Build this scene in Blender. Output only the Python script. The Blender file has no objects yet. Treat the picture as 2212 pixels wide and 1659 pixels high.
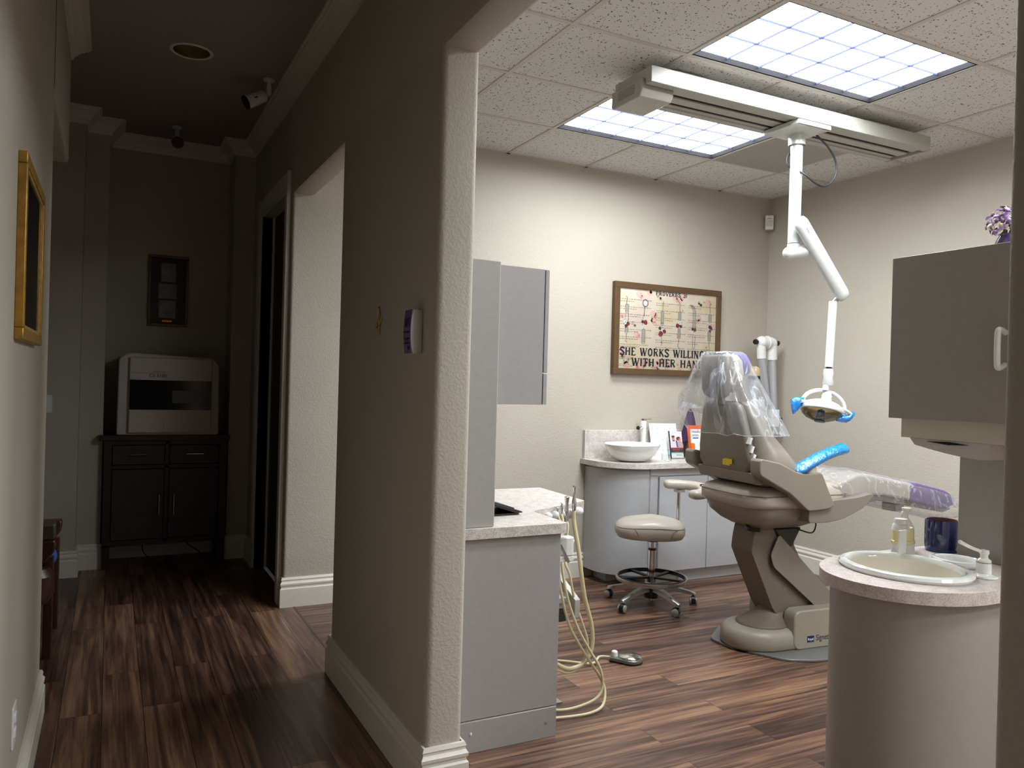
import bpy, bmesh, math, random
from mathutils import Vector, Matrix
SC = bpy.context.scene
COL = SC.collection
PI = math.pi
R = math.radians

# ------------------------------------------------------------------ camera, world, exposure
W_PX, H_PX, F_PX = 2212, 1659, 1694.1
cam_d = bpy.data.cameras.new('camera'); cam = bpy.data.objects.new('camera', cam_d); COL.objects.link(cam)
yaw, pitch, roll = R(27.106), R(-0.0989), R(-1.5764)
fwd = Vector((math.sin(yaw)*math.cos(pitch), math.cos(yaw)*math.cos(pitch), math.sin(pitch)))
rt = Vector((math.cos(yaw), -math.sin(yaw), 0)); dn = fwd.cross(rt)
r2 = math.cos(roll)*rt + math.sin(roll)*dn; d2 = -math.sin(roll)*rt + math.cos(roll)*dn
m = Matrix.Identity(4)
for i in range(3):
    m[i][0] = r2[i]; m[i][1] = -d2[i]; m[i][2] = -fwd[i]
m.translation = (0, 0, 1.42)
cam.matrix_world = m
cam_d.sensor_width = 36; cam_d.lens = 36*F_PX/W_PX; cam_d.clip_start = 0.02
SC.camera = cam
wd = bpy.data.worlds.new('world'); SC.world = wd; wd.use_nodes = True
wd.node_tree.nodes['Background'].inputs[0].default_value = (0.02, 0.02, 0.02, 1)
SC.view_settings.view_transform = 'Standard'; SC.view_settings.look = 'None'
SC.view_settings.gamma = 1; SC.view_settings.use_curve_mapping = False
SC.view_settings.exposure = 0.4
SC.cycles.max_bounces = 8; SC.cycles.diffuse_bounces = 5; SC.cycles.transparent_max_bounces = 24
PANEL = 21.0          # brightness of the ceiling light panels

def area(name, loc, rot, size, size_y, power, color):
    l = bpy.data.lights.new(name, 'AREA'); l.shape = 'RECTANGLE'; l.size = size; l.size_y = size_y
    l.energy = power; l.color = color
    o = bpy.data.objects.new(name, l); o.location = loc; o.rotation_euler = rot; COL.objects.link(o); return o
# daylight reaching the side room on the left, a weak warm lamp at the hall's near end
area('side_room_daylight', (-1.7, 2.55, 1.5), (R(90), 0, 0), 1.0, 1.2, 0.2, (0.75, 0.88, 1.0))
area('hall_entry_lamp', (0.3, -1.2, 3.15), (0, 0, 0), 0.3, 0.3, 0.22, (1.0, 0.68, 0.42))

# ------------------------------------------------------------------ materials
def srgb(r, g, b):
    f = lambda c: (c/255/12.92) if c/255 <= 0.04045 else ((c/255+0.055)/1.055)**2.4
    return (f(r), f(g), f(b), 1)
class NT:
    def __init__(s, name):
        s.m = bpy.data.materials.new(name); s.m.use_nodes = True
        s.t = s.m.node_tree; s.b = s.t.nodes['Principled BSDF']; s.out = s.t.nodes['Material Output']
    def n(s, kind, **kw):
        nd = s.t.nodes.new(kind)
        for k, v in kw.items():
            if k.startswith('_'): setattr(nd, k[1:], v)
            else:
                key = int(k[1:]) if k[0] == 'i' and k[1:].isdigit() else k.replace('_', ' ')
                if isinstance(v, bpy.types.NodeSocket): s.t.links.new(v, nd.inputs[key])
                else: nd.inputs[key].default_value = v
        return nd
    def l(s, a, b): s.t.links.new(a, b)
    def coord(s, which='Object'): return s.n('ShaderNodeTexCoord').outputs[which]
    def ramp(s, fac, stops):
        nd = s.n('ShaderNodeValToRGB', i0=fac); e = nd.color_ramp.elements
        while len(e) < len(stops): e.new(0.5)
        for q, (p, c) in zip(e, stops): q.position = p; q.color = c
        return nd.outputs[0]
    def bump(s, h, strength, dist):
        b = s.n('ShaderNodeBump', Strength=strength, Distance=dist, Height=h); s.l(b.outputs[0], s.b.inputs['Normal'])
MATS = {}
def mat(name, col, rough=0.5, metal=0.0, noise=0.0, nscale=40, bump=0.0, bscale=200, coat=0.0, emis=None, estr=0, trans=0, alpha=1, spec=0.5, sss=0):
    if name in MATS: return MATS[name]
    M = NT(name); b = M.b
    b.inputs['Base Color'].default_value = col; b.inputs['Roughness'].default_value = rough
    b.inputs['Metallic'].default_value = metal; b.inputs['Coat Weight'].default_value = coat
    b.inputs['Specular IOR Level'].default_value = spec
    b.inputs['Transmission Weight'].default_value = trans; b.inputs['Alpha'].default_value = alpha
    co = M.coord()
    nz = M.n('ShaderNodeTexNoise', Vector=co, Scale=nscale, Detail=4.0)
    k = max(noise, 0.03)
    lo = tuple(c*(1-k) for c in col[:3])+(1,); hi = tuple(min(1, c*(1+k)) for c in col[:3])+(1,)
    M.l(M.ramp(nz.outputs[0], [(0.3, lo), (0.7, hi)]), b.inputs['Base Color'])
    if bump:
        nb = M.n('ShaderNodeTexNoise', Vector=co, Scale=bscale, Detail=3.0)
        M.bump(nb.outputs[0], bump, 0.004)
    if emis:
        b.inputs['Emission Color'].default_value = emis; b.inputs['Emission Strength'].default_value = estr
    MATS[name] = M.m; return M.m

def wall_mat():
    M = NT('orange_peel_wall'); b = M.b; co = M.coord()
    big = M.n('ShaderNodeTexNoise', Vector=co, Scale=1.3, Detail=2.0)
    M.l(M.ramp(big.outputs[0], [(0.3, srgb(181, 174, 161)), (0.7, srgb(187, 180, 167))]), b.inputs['Base Color'])
    b.inputs['Roughness'].default_value = 0.6; b.inputs['Specular IOR Level'].default_value = 0.3
    a = M.n('ShaderNodeTexNoise', Vector=co, Scale=105.0, Detail=3.0, Roughness=0.5)
    r = M.ramp(a.outputs[0], [(0.42, (0, 0, 0, 1)), (0.62, (1, 1, 1, 1))])
    M.bump(r, 0.34, 0.002)
    return M.m
def floor_mat(name, rot):
    M = NT(name); b = M.b; co = M.coord()
    mp = M.n('ShaderNodeMapping', Vector=co, Rotation=(0, 0, rot))
    v = mp.outputs[0]
    br = M.n('ShaderNodeTexBrick', Vector=v, Scale=1.0, Color1=(0, 0, 0, 1), Color2=(1, 1, 1, 1), Mortar=(0.5, 0.5, 0.5, 1),
             Mortar_Size=0.0012, Mortar_Smooth=0.1, Bias=0.0, Brick_Width=1.22, Row_Height=0.155)
    br.offset = 0.37; br.offset_frequency = 2
    sep = M.n('ShaderNodeSeparateColor', i0=br.outputs[0])
    rnd = sep.outputs[0]
    w = M.n('ShaderNodeMath', _operation='MULTIPLY', i0=rnd, i1=17.0)
    st = M.n('ShaderNodeMapping', Vector=v, Scale=(0.8, 15.0, 1.0))
    n1 = M.n('ShaderNodeTexNoise', _noise_dimensions='4D', Vector=st.outputs[0], W=w.outputs[0], Scale=1.5, Detail=5.0, Roughness=0.55, Distortion=1.0)
    st2 = M.n('ShaderNodeMapping', Vector=v, Scale=(2.2, 80.0, 1.0))
    n2 = M.n('ShaderNodeTexNoise', _noise_dimensions='4D', Vector=st2.outputs[0], W=w.outputs[0], Scale=1.5, Detail=4.0, Roughness=0.7)
    mx = M.n('ShaderNodeMix', _data_type='FLOAT', i0=0.28, i2=n1.outputs[0], i3=n2.outputs[0])
    ad = M.n('ShaderNodeMath', _operation='MULTIPLY_ADD', i0=rnd, i1=0.13, i2=mx.outputs[0])
    c = M.ramp(ad.outputs[0], [(0.38, srgb(42, 28, 24)), (0.50, srgb(74, 52, 43)), (0.60, srgb(108, 79, 64)), (0.72, srgb(148, 114, 88))])
    dk = M.n('ShaderNodeMix', _data_type='RGBA', i0=br.outputs[1], i6=c, i7=srgb(22, 13, 10))
    M.l(dk.outputs[2], b.inputs['Base Color'])
    rr = M.n('ShaderNodeMapRange', Value=n2.outputs[0], i1=0.3, i2=0.7, i3=0.27, i4=0.42)
    M.l(rr.outputs[0], b.inputs['Roughness'])
    inv = M.n('ShaderNodeMath', _operation='SUBTRACT', i0=n2.outputs[0], i1=br.outputs[1])
    M.bump(inv.outputs[0], 0.12, 0.002)
    return M.m
def tile_mat():
    M = NT('acoustic_tile'); b = M.b; co = M.coord()
    vo = M.n('ShaderNodeTexVoronoi', Vector=co, Scale=85.0)
    msk = M.n('ShaderNodeTexNoise', Vector=co, Scale=45.0, Detail=2.0)
    th = M.n('ShaderNodeMapRange', Value=msk.outputs[0], i1=0.38, i2=0.62, i3=0.0, i4=0.36)
    lt = M.n('ShaderNodeMath', _operation='LESS_THAN', i0=vo.outputs['Distance'], i1=th.outputs[0])
    mix = M.n('ShaderNodeMix', _data_type='RGBA', i0=lt.outputs[0], i6=srgb(214, 213, 211), i7=srgb(84, 80, 76))
    M.l(mix.outputs[2], b.inputs['Base Color']); b.inputs['Roughness'].default_value = 0.9
    M.bump(vo.outputs['Distance'], 0.15, 0.002)
    return M.m
def laminate_mat(name, c1, c2):
    M = NT(name); b = M.b; co = M.coord()
    n1 = M.n('ShaderNodeTexNoise', Vector=co, Scale=230.0, Detail=3.0)
    n2 = M.n('ShaderNodeTexNoise', Vector=co, Scale=28.0, Detail=3.0)
    mx = M.n('ShaderNodeMix', _data_type='FLOAT', i0=0.35, i2=n1.outputs[0], i3=n2.outputs[0])
    M.l(M.ramp(mx.outputs[0], [(0.38, c1), (0.58, c2)]), b.inputs['Base Color']); b.inputs['Roughness'].default_value = 0.38
    return M.m
def plastic_mat(name, tint, base, amp, scale=14, glossy=0.18):
    """thin wrinkled polythene: partly see-through, shiny on the creases"""
    M = NT(name); co = M.coord()
    st = M.n('ShaderNodeMapping', Vector=co, Scale=(1.0, 1.0, 0.45))
    n = M.n('ShaderNodeTexNoise', Vector=st.outputs[0], Scale=float(scale), Detail=3.0, Roughness=0.55, Distortion=1.5)
    rg = M.n('ShaderNodeMath', _operation='SUBTRACT', i0=n.outputs[0], i1=0.5)
    ab = M.n('ShaderNodeMath', _operation='ABSOLUTE', i0=rg.outputs[0])
    fac = M.n('ShaderNodeMapRange', Value=ab.outputs[0], i1=0.0, i2=0.035, i3=base+amp, i4=base)
    fr = M.n('ShaderNodeLayerWeight', Blend=0.25)
    f2 = M.n('ShaderNodeMath', _operation='MULTIPLY_ADD', i0=fr.outputs['Facing'], i1=0.22, i2=fac.outputs[0])
    f2.use_clamp = True
    bp = M.n('ShaderNodeBump', Strength=0.5, Distance=0.02, Height=n.outputs[0])
    M.b.inputs['Base Color'].default_value = tint; M.b.inputs['Roughness'].default_value = 0.16
    M.b.inputs['Specular IOR Level'].default_value = 0.9
    M.l(bp.outputs[0], M.b.inputs['Normal'])
    tr = M.n('ShaderNodeBsdfTransparent', Color=tuple(0.6+0.4*c for c in tint[:3])+(1,))
    gl = M.n('ShaderNodeBsdfGlossy', Color=(1, 1, 1, 1), Roughness=0.12, Normal=bp.outputs[0])
    m0 = M.n('ShaderNodeMixShader', i0=glossy, i1=tr.outputs[0], i2=gl.outputs[0])
    mx = M.n('ShaderNodeMixShader', i0=f2.outputs[0], i1=m0.outputs[0], i2=M.b.outputs[0])
    M.l(mx.outputs[0], M.out.inputs[0])
    return M.m

WALL = wall_mat()
FLOOR_H = floor_mat('walnut_plank_hall', R(90)); FLOOR_R = floor_mat('walnut_plank_room', 0.0)
TILE = tile_mat()
HCEIL = mat('hall_ceiling_paint', srgb(158, 148, 140), 0.85, bump=0.1)
TRIM = mat('white_trim_paint', srgb(222, 218, 208), 0.35)
GRIDM = mat('ceiling_grid_metal', srgb(196, 190, 182), 0.5)
CABG = mat('grey_laminate', srgb(160, 157, 156), 0.38, noise=0.02)
CABD = mat('taupe_laminate', srgb(152, 147, 143), 0.38, noise=0.02)
CABB = mat('pale_grey_laminate', srgb(184, 186, 190), 0.42, noise=0.02)
EDGE = mat('light_edge_banding', srgb(205, 203, 200), 0.4)
CTOP = laminate_mat('speckled_worktop', srgb(170, 163, 158), srgb(214, 208, 202))
CTOPP = laminate_mat('pink_grey_worktop', srgb(176, 164, 160), srgb(212, 202, 197))
WHITE = mat('white_plastic', srgb(228, 228, 226), 0.3)
ENAM = mat('white_enamel', srgb(206, 210, 208), 0.2, coat=0.3)
CERAM = mat('white_ceramic', srgb(232, 234, 232), 0.08, coat=0.8)
CREAMC = mat('cream_ceramic', srgb(228, 224, 210), 0.1, coat=0.7)
OFFW = mat('offwhite_metal_paint', srgb(172, 171, 163), 0.4)
CHROME = mat('chrome', srgb(215, 215, 215), 0.12, metal=1.0)
ALU = mat('brushed_aluminium', srgb(190, 190, 190), 0.32, metal=1.0, noise=0.1)
BLACK = mat('black_plastic', srgb(22, 22, 24), 0.4)
BLACKG = mat('black_gloss', srgb(8, 8, 10), 0.12)
VOID = mat('dark_recess', srgb(14, 13, 12), 0.9)
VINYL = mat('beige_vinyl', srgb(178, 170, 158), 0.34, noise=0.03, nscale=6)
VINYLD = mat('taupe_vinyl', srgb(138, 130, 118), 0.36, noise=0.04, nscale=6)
SHELL = mat('taupe_moulded_shell', srgb(130, 123, 112), 0.36, noise=0.02)
BASEM = mat('khaki_chair_base', srgb(150, 144, 128), 0.4, noise=0.02)
BOOT = mat('taupe_rubber_cloth', srgb(112, 101, 88), 0.62, noise=0.05)
SEAM = mat('piping', srgb(110, 100, 88), 0.5)
HOSE = mat('cream_hose', srgb(208, 198, 160), 0.38)
GOLD = mat('gold_leaf', srgb(178, 138, 62), 0.42, metal=0.55, noise=0.25, nscale=30, bump=0.2, bscale=60)
GOLDL = mat('pale_gold', srgb(205, 175, 105), 0.4, metal=0.5, noise=0.2, nscale=50)
BRONZE = mat('bronze_frame', srgb(88, 64, 40), 0.45, noise=0.12, nscale=12)
DWOOD = mat('black_brown_wood', srgb(46, 41, 38), 0.35, noise=0.2, nscale=8)
MAHOG = mat('mahogany', srgb(66, 40, 32), 0.3, noise=0.3, nscale=9)
BLUEV = mat('blue_glossy_fabric', srgb(60, 105, 170), 0.35)
MACH = mat('machine_grey', srgb(200, 192, 184), 0.5)
NAVY = mat('navy_glaze', srgb(18, 26, 92), 0.08, coat=0.8, noise=0.2, nscale=20)
NAVYL = mat('blue_glaze_foot', srgb(40, 74, 130), 0.15)
POTIN = mat('brown_glaze_inside', srgb(112, 76, 66), 0.3)
PURP = mat('purple_vinyl', srgb(92, 74, 160), 0.35)
PURPD = mat('dark_purple_velvet', srgb(58, 26, 78), 0.7, noise=0.3, nscale=60)
PURPF = mat('purple_film', srgb(112, 84, 140), 0.15)
ORANGE = mat('orange_plastic', srgb(232, 100, 34), 0.35)
PAPER = mat('white_paper', srgb(235, 238, 240), 0.6)
INKN = mat('navy_ink', srgb(30, 34, 52), 0.7)
INKG = mat('grey_ink', srgb(96, 92, 96), 0.7)
INKB = mat('blue_ink', srgb(36, 92, 170), 0.6)
INKR = mat('red_ink', srgb(222, 60, 70), 0.6)
YELLOW = mat('yellow_label', srgb(224, 190, 20), 0.5)
SKIN = mat('printed_skin_tone', srgb(190, 130, 108), 0.6)
HAIRP = mat('printed_hair', srgb(92, 54, 42), 0.6)
ROSE = mat('printed_rose', srgb(150, 52, 46), 0.7); ROSED = mat('printed_plum', srgb(84, 44, 76), 0.7)
BLUSH = mat('printed_blush', srgb(222, 164, 152), 0.7); LEAFP = mat('printed_leaf', srgb(120, 126, 96), 0.7)
TEAL = mat('printed_teal', srgb(150, 215, 215), 0.6)
BLUEF = plastic_mat('blue_barrier_film', srgb(0, 140, 225), 0.72, 0.25, 30)
CLEARP = plastic_mat('clear_polythene', srgb(225, 228, 235), 0.10, 0.30, 6, 0.06)
CLEARL = plastic_mat('clear_polythene_thin', srgb(225, 228, 235), 0.06, 0.25, 9, 0.05)
PETAL1 = mat('lilac_petal', srgb(180, 150, 205), 0.6); PETAL2 = mat('cream_petal', srgb(225, 218, 185), 0.6); PETAL3 = mat('plum_petal', srgb(92, 52, 84), 0.6)
SOAPL = mat('pale_yellow_liquid', srgb(226, 214, 160), 0.2)
AMBER = mat('amber_lens', srgb(196, 176, 138), 0.12, coat=1.0)
BRASS = mat('brass', srgb(196, 156, 90), 0.25, metal=0.9)
def glass_mat():
    M = NT('clear_glass'); tr = M.n('ShaderNodeBsdfTransparent', Color=(0.985, 0.99, 0.99, 1))
    gl = M.n('ShaderNodeBsdfGlossy', Roughness=0.02); fr = M.n('ShaderNodeFresnel', IOR=1.22)
    mx = M.n('ShaderNodeMixShader', i0=fr.outputs[0], i1=tr.outputs[0], i2=gl.outputs[0]); M.l(mx.outputs[0], M.out.inputs[0]); return M.m
GLASS = glass_mat()
def emit_mat(name, col, s):
    M = NT(name); e = M.n('ShaderNodeEmission', Color=col, Strength=s); M.l(e.outputs[0], M.out.inputs[0]); return M.m
EXITR = emit_mat('exit_red', (1, 0.05, 0.06, 1), 3.0)
def panel_mat():
    M = NT('fluorescent_diffuser'); co = M.coord()
    n = M.n('ShaderNodeTexNoise', Vector=co, Scale=4.0, Detail=1.0)
    s = M.n('ShaderNodeMapRange', Value=n.outputs[0], i1=0.3, i2=0.7, i3=PANEL*0.9, i4=PANEL*1.1)
    e = M.n('ShaderNodeEmission', Color=(0.93, 0.97, 1.0, 1), Strength=s.outputs[0]); M.l(e.outputs[0], M.out.inputs[0]); return M.m
PANELM = panel_mat()
LOUV = mat('louvre_aluminium', srgb(48, 54, 84), 0.6, spec=0.1)

# ------------------------------------------------------------------ geometry helpers
def tagp(o, label=None, cat=None, group=None, kind=None):
    if label: o['label'] = label
    if cat: o['category'] = cat
    if group: o['group'] = group
    if kind: o['kind'] = kind
    return o
def thing(name, label, cat, loc=(0, 0, 0), rz=0.0, group=None):
    o = bpy.data.objects.new(name, None); COL.objects.link(o); o.empty_display_size = 0.1
    o.location = loc; o.rotation_euler = (0, 0, rz)
    return tagp(o, label, cat, group)
def smooth_path(pts, n=8, closed=False):
    P = [Vector(p) for p in pts]; out = []
    L = len(P); rng = range(L if closed else L-1)
    for i in rng:
        if closed: p0, p1, p2, p3 = P[i-1], P[i], P[(i+1) % L], P[(i+2) % L]
        else: p0, p1, p2, p3 = P[max(i-1, 0)], P[i], P[i+1], P[min(i+2, L-1)]
        for k in range(n):
            t = k/n
            out.append(0.5*((2*p1)+(-p0+p2)*t+(2*p0-5*p1+4*p2-p3)*t*t+(-p0+3*p1-3*p2+p3)*t**3))
    if not closed: out.append(P[-1])
    return out
class B:
    def __init__(s): s.bm = bmesh.new(); s.mats = []; s.mi = 0
    def use(s, m):
        if m not in s.mats: s.mats.append(m)
        s.mi = s.mats.index(m); return s
    def face(s, vs):
        try: f = s.bm.faces.new(vs); f.material_index = s.mi; return f
        except ValueError: return None
    def poly(s, pts):
        return s.face([s.bm.verts.new(p) for p in pts])
    def box(s, x0, x1, y0, y1, z0, z1):
        return s.prism([(x0, y0), (x1, y0), (x1, y1), (x0, y1)], z0, z1)
    def prism(s, poly, a, b, axis='z', M=None):
        def mk(p, h):
            q = {'z': (p[0], p[1], h), 'y': (p[0], h, p[1]), 'x': (h, p[0], p[1])}[axis]
            q = Vector(q); return M @ q if M else q
        lo = [s.bm.verts.new(mk(p, a)) for p in poly]; hi = [s.bm.verts.new(mk(p, b)) for p in poly]
        s.face(lo[::-1]); s.face(hi); n = len(poly)
        for i in range(n): s.face([lo[i], lo[(i+1) % n], hi[(i+1) % n], hi[i]])
        return s
    def obox(s, c, ux, uy, hx, hy, hz):
        """box centred at c with half sizes along unit vectors"""
        ux = Vector(ux).normalized(); uy = Vector(uy).normalized(); uz = ux.cross(uy)
        M = Matrix(((ux.x, uy.x, uz.x, c[0]), (ux.y, uy.y, uz.y, c[1]), (ux.z, uy.z, uz.z, c[2]), (0, 0, 0, 1)))
        return s.prism([(-hx, -hy), (hx, -hy), (hx, hy), (-hx, hy)], -hz, hz, M=M)
    def loft(s, rings, caps=True, close=False):
        V = [[s.bm.verts.new(p) for p in r] for r in rings]; n = len(V[0])
        rr = range(len(V)) if close else range(len(V)-1)
        for k in rr:
            a, b = V[k], V[(k+1) % len(V)]
            for i in range(n): s.face([a[i], a[(i+1) % n], b[(i+1) % n], b[i]])
        if caps and not close: s.face(V[0][::-1]); s.face(V[-1])
        return s
    def lathe(s, prof, c=(0, 0, 0), seg=32, M=None, sx=1, sy=1, caps=True):
        rings = []
        for r, z in prof:
            ring = []
            for i in range(seg):
                a = 2*PI*i/seg; q = Vector((r*sx*math.cos(a), r*sy*math.sin(a), z))
                q = M @ q if M else q+Vector(c); ring.append(q)
            rings.append(ring)
        return s.loft(rings, caps)
    def tube(s, pts, r, seg=10, sm=6, caps=True, closed=False, flat=None):
        P = smooth_path(pts, sm, closed) if sm else [Vector(p) for p in pts]
        up = Vector((0, 0, 1)); rings = []; prev = None; N = len(P)
        for i, p in enumerate(P):
            t = (P[(i+1) % N]-P[i-1]) if closed else (P[min(i+1, N-1)]-P[max(i-1, 0)])
            t.normalize()
            if prev is None:
                a = up if abs(t.dot(up)) < 0.95 else Vector((1, 0, 0)); u = (a-t*a.dot(t)).normalized()
            else: u = (prev-t*prev.dot(t)).normalized()
            prev = u; v = t.cross(u)
            rad = r(i/(N-1)) if callable(r) else r; fl = flat or 1
            rings.append([p+u*rad*fl*math.cos(2*PI*k/seg)+v*rad*math.sin(2*PI*k/seg) for k in range(seg)])
        return s.loft(rings, caps, closed)
    def cyl(s, a, b, r, seg=20): return s.tube([a, b], r, seg, 0)
    def ball(s, c, r, sx=1, sy=1, sz=1, seg=16):
        prof = [(r*math.sin(PI*k/10), -r*math.cos(PI*k/10)) for k in range(11)]
        prof[0] = (r*0.02, -r); prof[-1] = (r*0.02, r)
        M = Matrix.Translation(c) @ Matrix.Diagonal((sx, sy, sz, 1)); return s.lathe(prof, seg=seg, M=M)
    def text(s, txt, size, M, ext=0.0005, align='CENTER', sx=1.0):
        cu = bpy.data.curves.new('t', 'FONT'); cu.body = txt; cu.size = size; cu.extrude = ext; cu.align_x = align; cu.resolution_u = 3
        o = bpy.data.objects.new('t', cu); COL.objects.link(o)
        me = bpy.data.meshes.new_from_object(o.evaluated_get(bpy.context.evaluated_depsgraph_get()))
        bpy.data.objects.remove(o)
        mp = [s.bm.verts.new(M @ Vector((v.co.x*sx, v.co.y, v.co.z))) for v in me.vertices]
        for f in me.polygons: s.face([mp[i] for i in f.vertices])
        bpy.data.meshes.remove(me); return s
    def build(s, name, m=None, parent=None, world=False, bevel=0, seg=2, sub=0, smooth=True, angle=35, origin=None, solid=0):
        bm = s.bm
        bmesh.ops.recalc_face_normals(bm, faces=bm.faces[:]) if not getattr(s, 'raw', False) else None
        if parent and world:
            Mw = Matrix.Identity(4); q = parent
            while q: Mw = Matrix.Translation(q.location) @ q.rotation_euler.to_matrix().to_4x4() @ Mw; q = q.parent
            Mi = Mw.inverted()
            bmesh.ops.transform(bm, matrix=Mi, verts=bm.verts[:])
        off = Vector((0, 0, 0))
        if parent is None and origin != 'keep':
            xs = [v.co for v in bm.verts]
            off = Vector(((min(v.x for v in xs)+max(v.x for v in xs))/2, (min(v.y for v in xs)+max(v.y for v in xs))/2, min(v.z for v in xs)))
            bmesh.ops.translate(bm, vec=-off, verts=bm.verts[:])
        me = bpy.data.meshes.new(name); bm.to_mesh(me); bm.free()
        ms = s.mats if s.mats else ([m] if not isinstance(m, list) else m)
        for q in ms: me.materials.append(q)
        if smooth:
            me.polygons.foreach_set('use_smooth', [True]*len(me.polygons))
            if not sub: me.set_sharp_from_angle(angle=R(angle))
        o = bpy.data.objects.new(name, me); COL.objects.link(o); o.location = off
        if parent: o.parent = parent
        if solid:
            md = o.modifiers.new('solid', 'SOLIDIFY'); md.thickness = solid
        if bevel:
            md = o.modifiers.new('bevel', 'BEVEL'); md.width = bevel; md.segments = seg; md.limit_method = 'ANGLE'; md.angle_limit = R(32)
            md.harden_normals = False
        if sub:
            md = o.modifiers.new('sub', 'SUBSURF'); md.levels = sub; md.render_levels = sub
        return o
def rrect(cx, cy, hx, hy, r, n=5):
    out = []
    for sx, sy, a0 in ((1, 1, 0), (-1, 1, 90), (-1, -1, 180), (1, -1, 270)):
        for k in range(n+1):
            a = R(a0+90*k/n); out.append((cx+sx*(hx-r)+r*math.cos(a), cy+sy*(hy-r)+r*math.sin(a)))
    return out
def rpoly(pts, r, n=4):
    """round every corner of a 2-D polygon"""
    out = []; N = len(pts)
    for i in range(N):
        p = Vector(pts[i]); a = Vector(pts[i-1])-p; b = Vector(pts[(i+1) % N])-p
        d = min(r, a.length*0.45, b.length*0.45); p0 = p+a.normalized()*d; p2 = p+b.normalized()*d
        for k in range(n+1):
            t = k/n; out.append(tuple((1-t)**2*p0+2*t*(1-t)*p+t*t*p2))
    return out
def sweep(path, prof, closed=False):
    """moulding: profile (offset to the left of travel, z) run along a plan path with mitred corners"""
    b = B(); P = [Vector(p) for p in path]; N = len(P); rings = []
    for i in range(N):
        dp = (P[i]-P[i-1]).normalized() if (i > 0 or closed) else None
        dn_ = (P[(i+1) % N]-P[i]).normalized() if (i < N-1 or closed) else None
        if dp is None: dp = dn_
        if dn_ is None: dn_ = dp
        n0 = Vector((-dp.y, dp.x)); n1 = Vector((-dn_.y, dn_.x)); mdir = (n0+n1).normalized(); k = 1/max(0.3, mdir.dot(n0))
        rings.append([(P[i].x+mdir.x*o*k, P[i].y+mdir.y*o*k, z) for o, z in prof])
    b.loft(rings, caps=True); return b
def struct(b, name, m, **kw):
    return tagp(b.build(name, m, origin='keep', **kw), kind='structure')

# ------------------------------------------------------------------ the setting
HC, RC, HD = 3.22, 3.02, 2.55     # hall ceiling, room ceiling, opening heads
X0, X1 = 0.973, 1.108             # faces of the wall between hall and room
b = B(); b.box(-3.0, 1.04, -2.0, 6.8, -0.05, 0); struct(b, 'floor', FLOOR_H, smooth=False)
b = B(); b.box(1.04, 5.0, -1.6, 5.0, -0.05, 0); struct(b, 'floor', FLOOR_R, smooth=False)
b = B(); b.box(1.034, 1.046, 3.745, 4.92, 0.0, 0.0015); b.box(1.034, 1.046, 0.585, 2.47, 0, 0.0015)
struct(b, 'trim_3', MAHOG, smooth=False)
b = B(); b.box(-3.0, 1.2, -2.0, 6.8, HC, HC+0.05); hall_ceiling = struct(b, 'ceiling', HCEIL, smooth=False)
# centre wall: near length, header over both openings, free-standing pier, far length with the door hole
b = B()
b.prism(rrect((X0+X1)/2, -0.7075, 0.0675, 1.2925, 0.018), 0, HC)
b.prism([(X0, HC), (X0, HD+0.02), (X0+0.005, HD+0.006), (X0+0.018, HD), (X1-0.018, HD), (X1-0.005, HD+0.006), (X1, HD+0.02), (X1, HC)], 0.575, 4.9205, axis='y')
b.prism(rrect((X0+X1)/2, 3.1075, 0.0675, 0.6375, 0.022), 0, HD+0.019)
b.box(X0, X1, 5.044, 5.05, 0, HC); b.box(X0, X1, 6.0, 6.8, 0, HC); b.box(X0, X1, 5.05, 6.0, 2.61, HC)
struct(b, 'wall_center', WALL)
b = B(); b.prism(rpoly([(X0, 4.92), (5.1, 4.92), (5.1, 5.045), (X0, 5.045)], 0.018), 0, RC+0.25); struct(b, 'wall_back', WALL)
b = B(); b.box(4.92, 5.05, -1.6, 5.0, 0, RC+0.2); struct(b, 'wall_right', WALL)
b = B(); b.box(X1, 5.0, -1.6, -1.48, 0, RC+0.2); struct(b, 'wall_near', WALL)
b = B()
b.prism(rrect(-0.2995, 0.875, 0.0675, 2.875, 0.018), 0, HC)
b.prism([(-0.367, HC), (-0.367, HD+0.02), (-0.35, HD), (-0.25, HD), (-0.237, HD+0.006), (-0.232, HD+0.02), (-0.232, HC)], 3.7, 4.92, axis='y')
struct(b, 'wall_left', WALL)
b = B(); b.prism([(-3.0, 6.16), (-0.19, 6.16), (-0.19, 6.36), (-0.04, 6.36), (-0.04, 6.69), (0.82, 6.69), (0.82, 6.38), (X0+0.02, 6.38), (X0+0.02, 6.8), (-3.0, 6.8)], 0, HC)
struct(b, 'wall_far', WALL)
b = B(); b.box(-3.05, -3.0, 2.4, 6.3, 0, HC); b.box(-3.0, -0.36, 2.4, 2.5, 0, HC); struct(b, 'wall_side', WALL)
b = B(); b.box(-0.4, 1.2, -2.05, -2.0, 0, HC); struct(b, 'wall_front', WALL)
BASEP = [(0, 0), (0.020, 0), (0.020, 0.112), (0.014, 0.118), (0.013, 0.126), (0.018, 0.134), (0.019, 0.144), (0.011, 0.156), (0.010, 0.163), (0.013, 0.168), (0.008, 0.180), (0, 0.181)]
def base(name, path): struct(sweep(path, BASEP), name, TRIM, angle=25)
base('baseboard_center', [(X1, 2.70), (X1, 2.47), (X0, 2.47), (X0, 3.745), (X1, 3.745), (X1, 3.60)])
base('baseboard_back', [(3.14, 4.92), (X0, 4.92), (X0, 4.974)])
base('baseboard_right', [(4.92, -1.48), (4.92, 4.92), (4.46, 4.92)])
base('baseboard_left', [(-0.367, 3.6), (-0.367, 3.75), (-0.232, 3.75), (-0.232, -2.0)])
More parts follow.
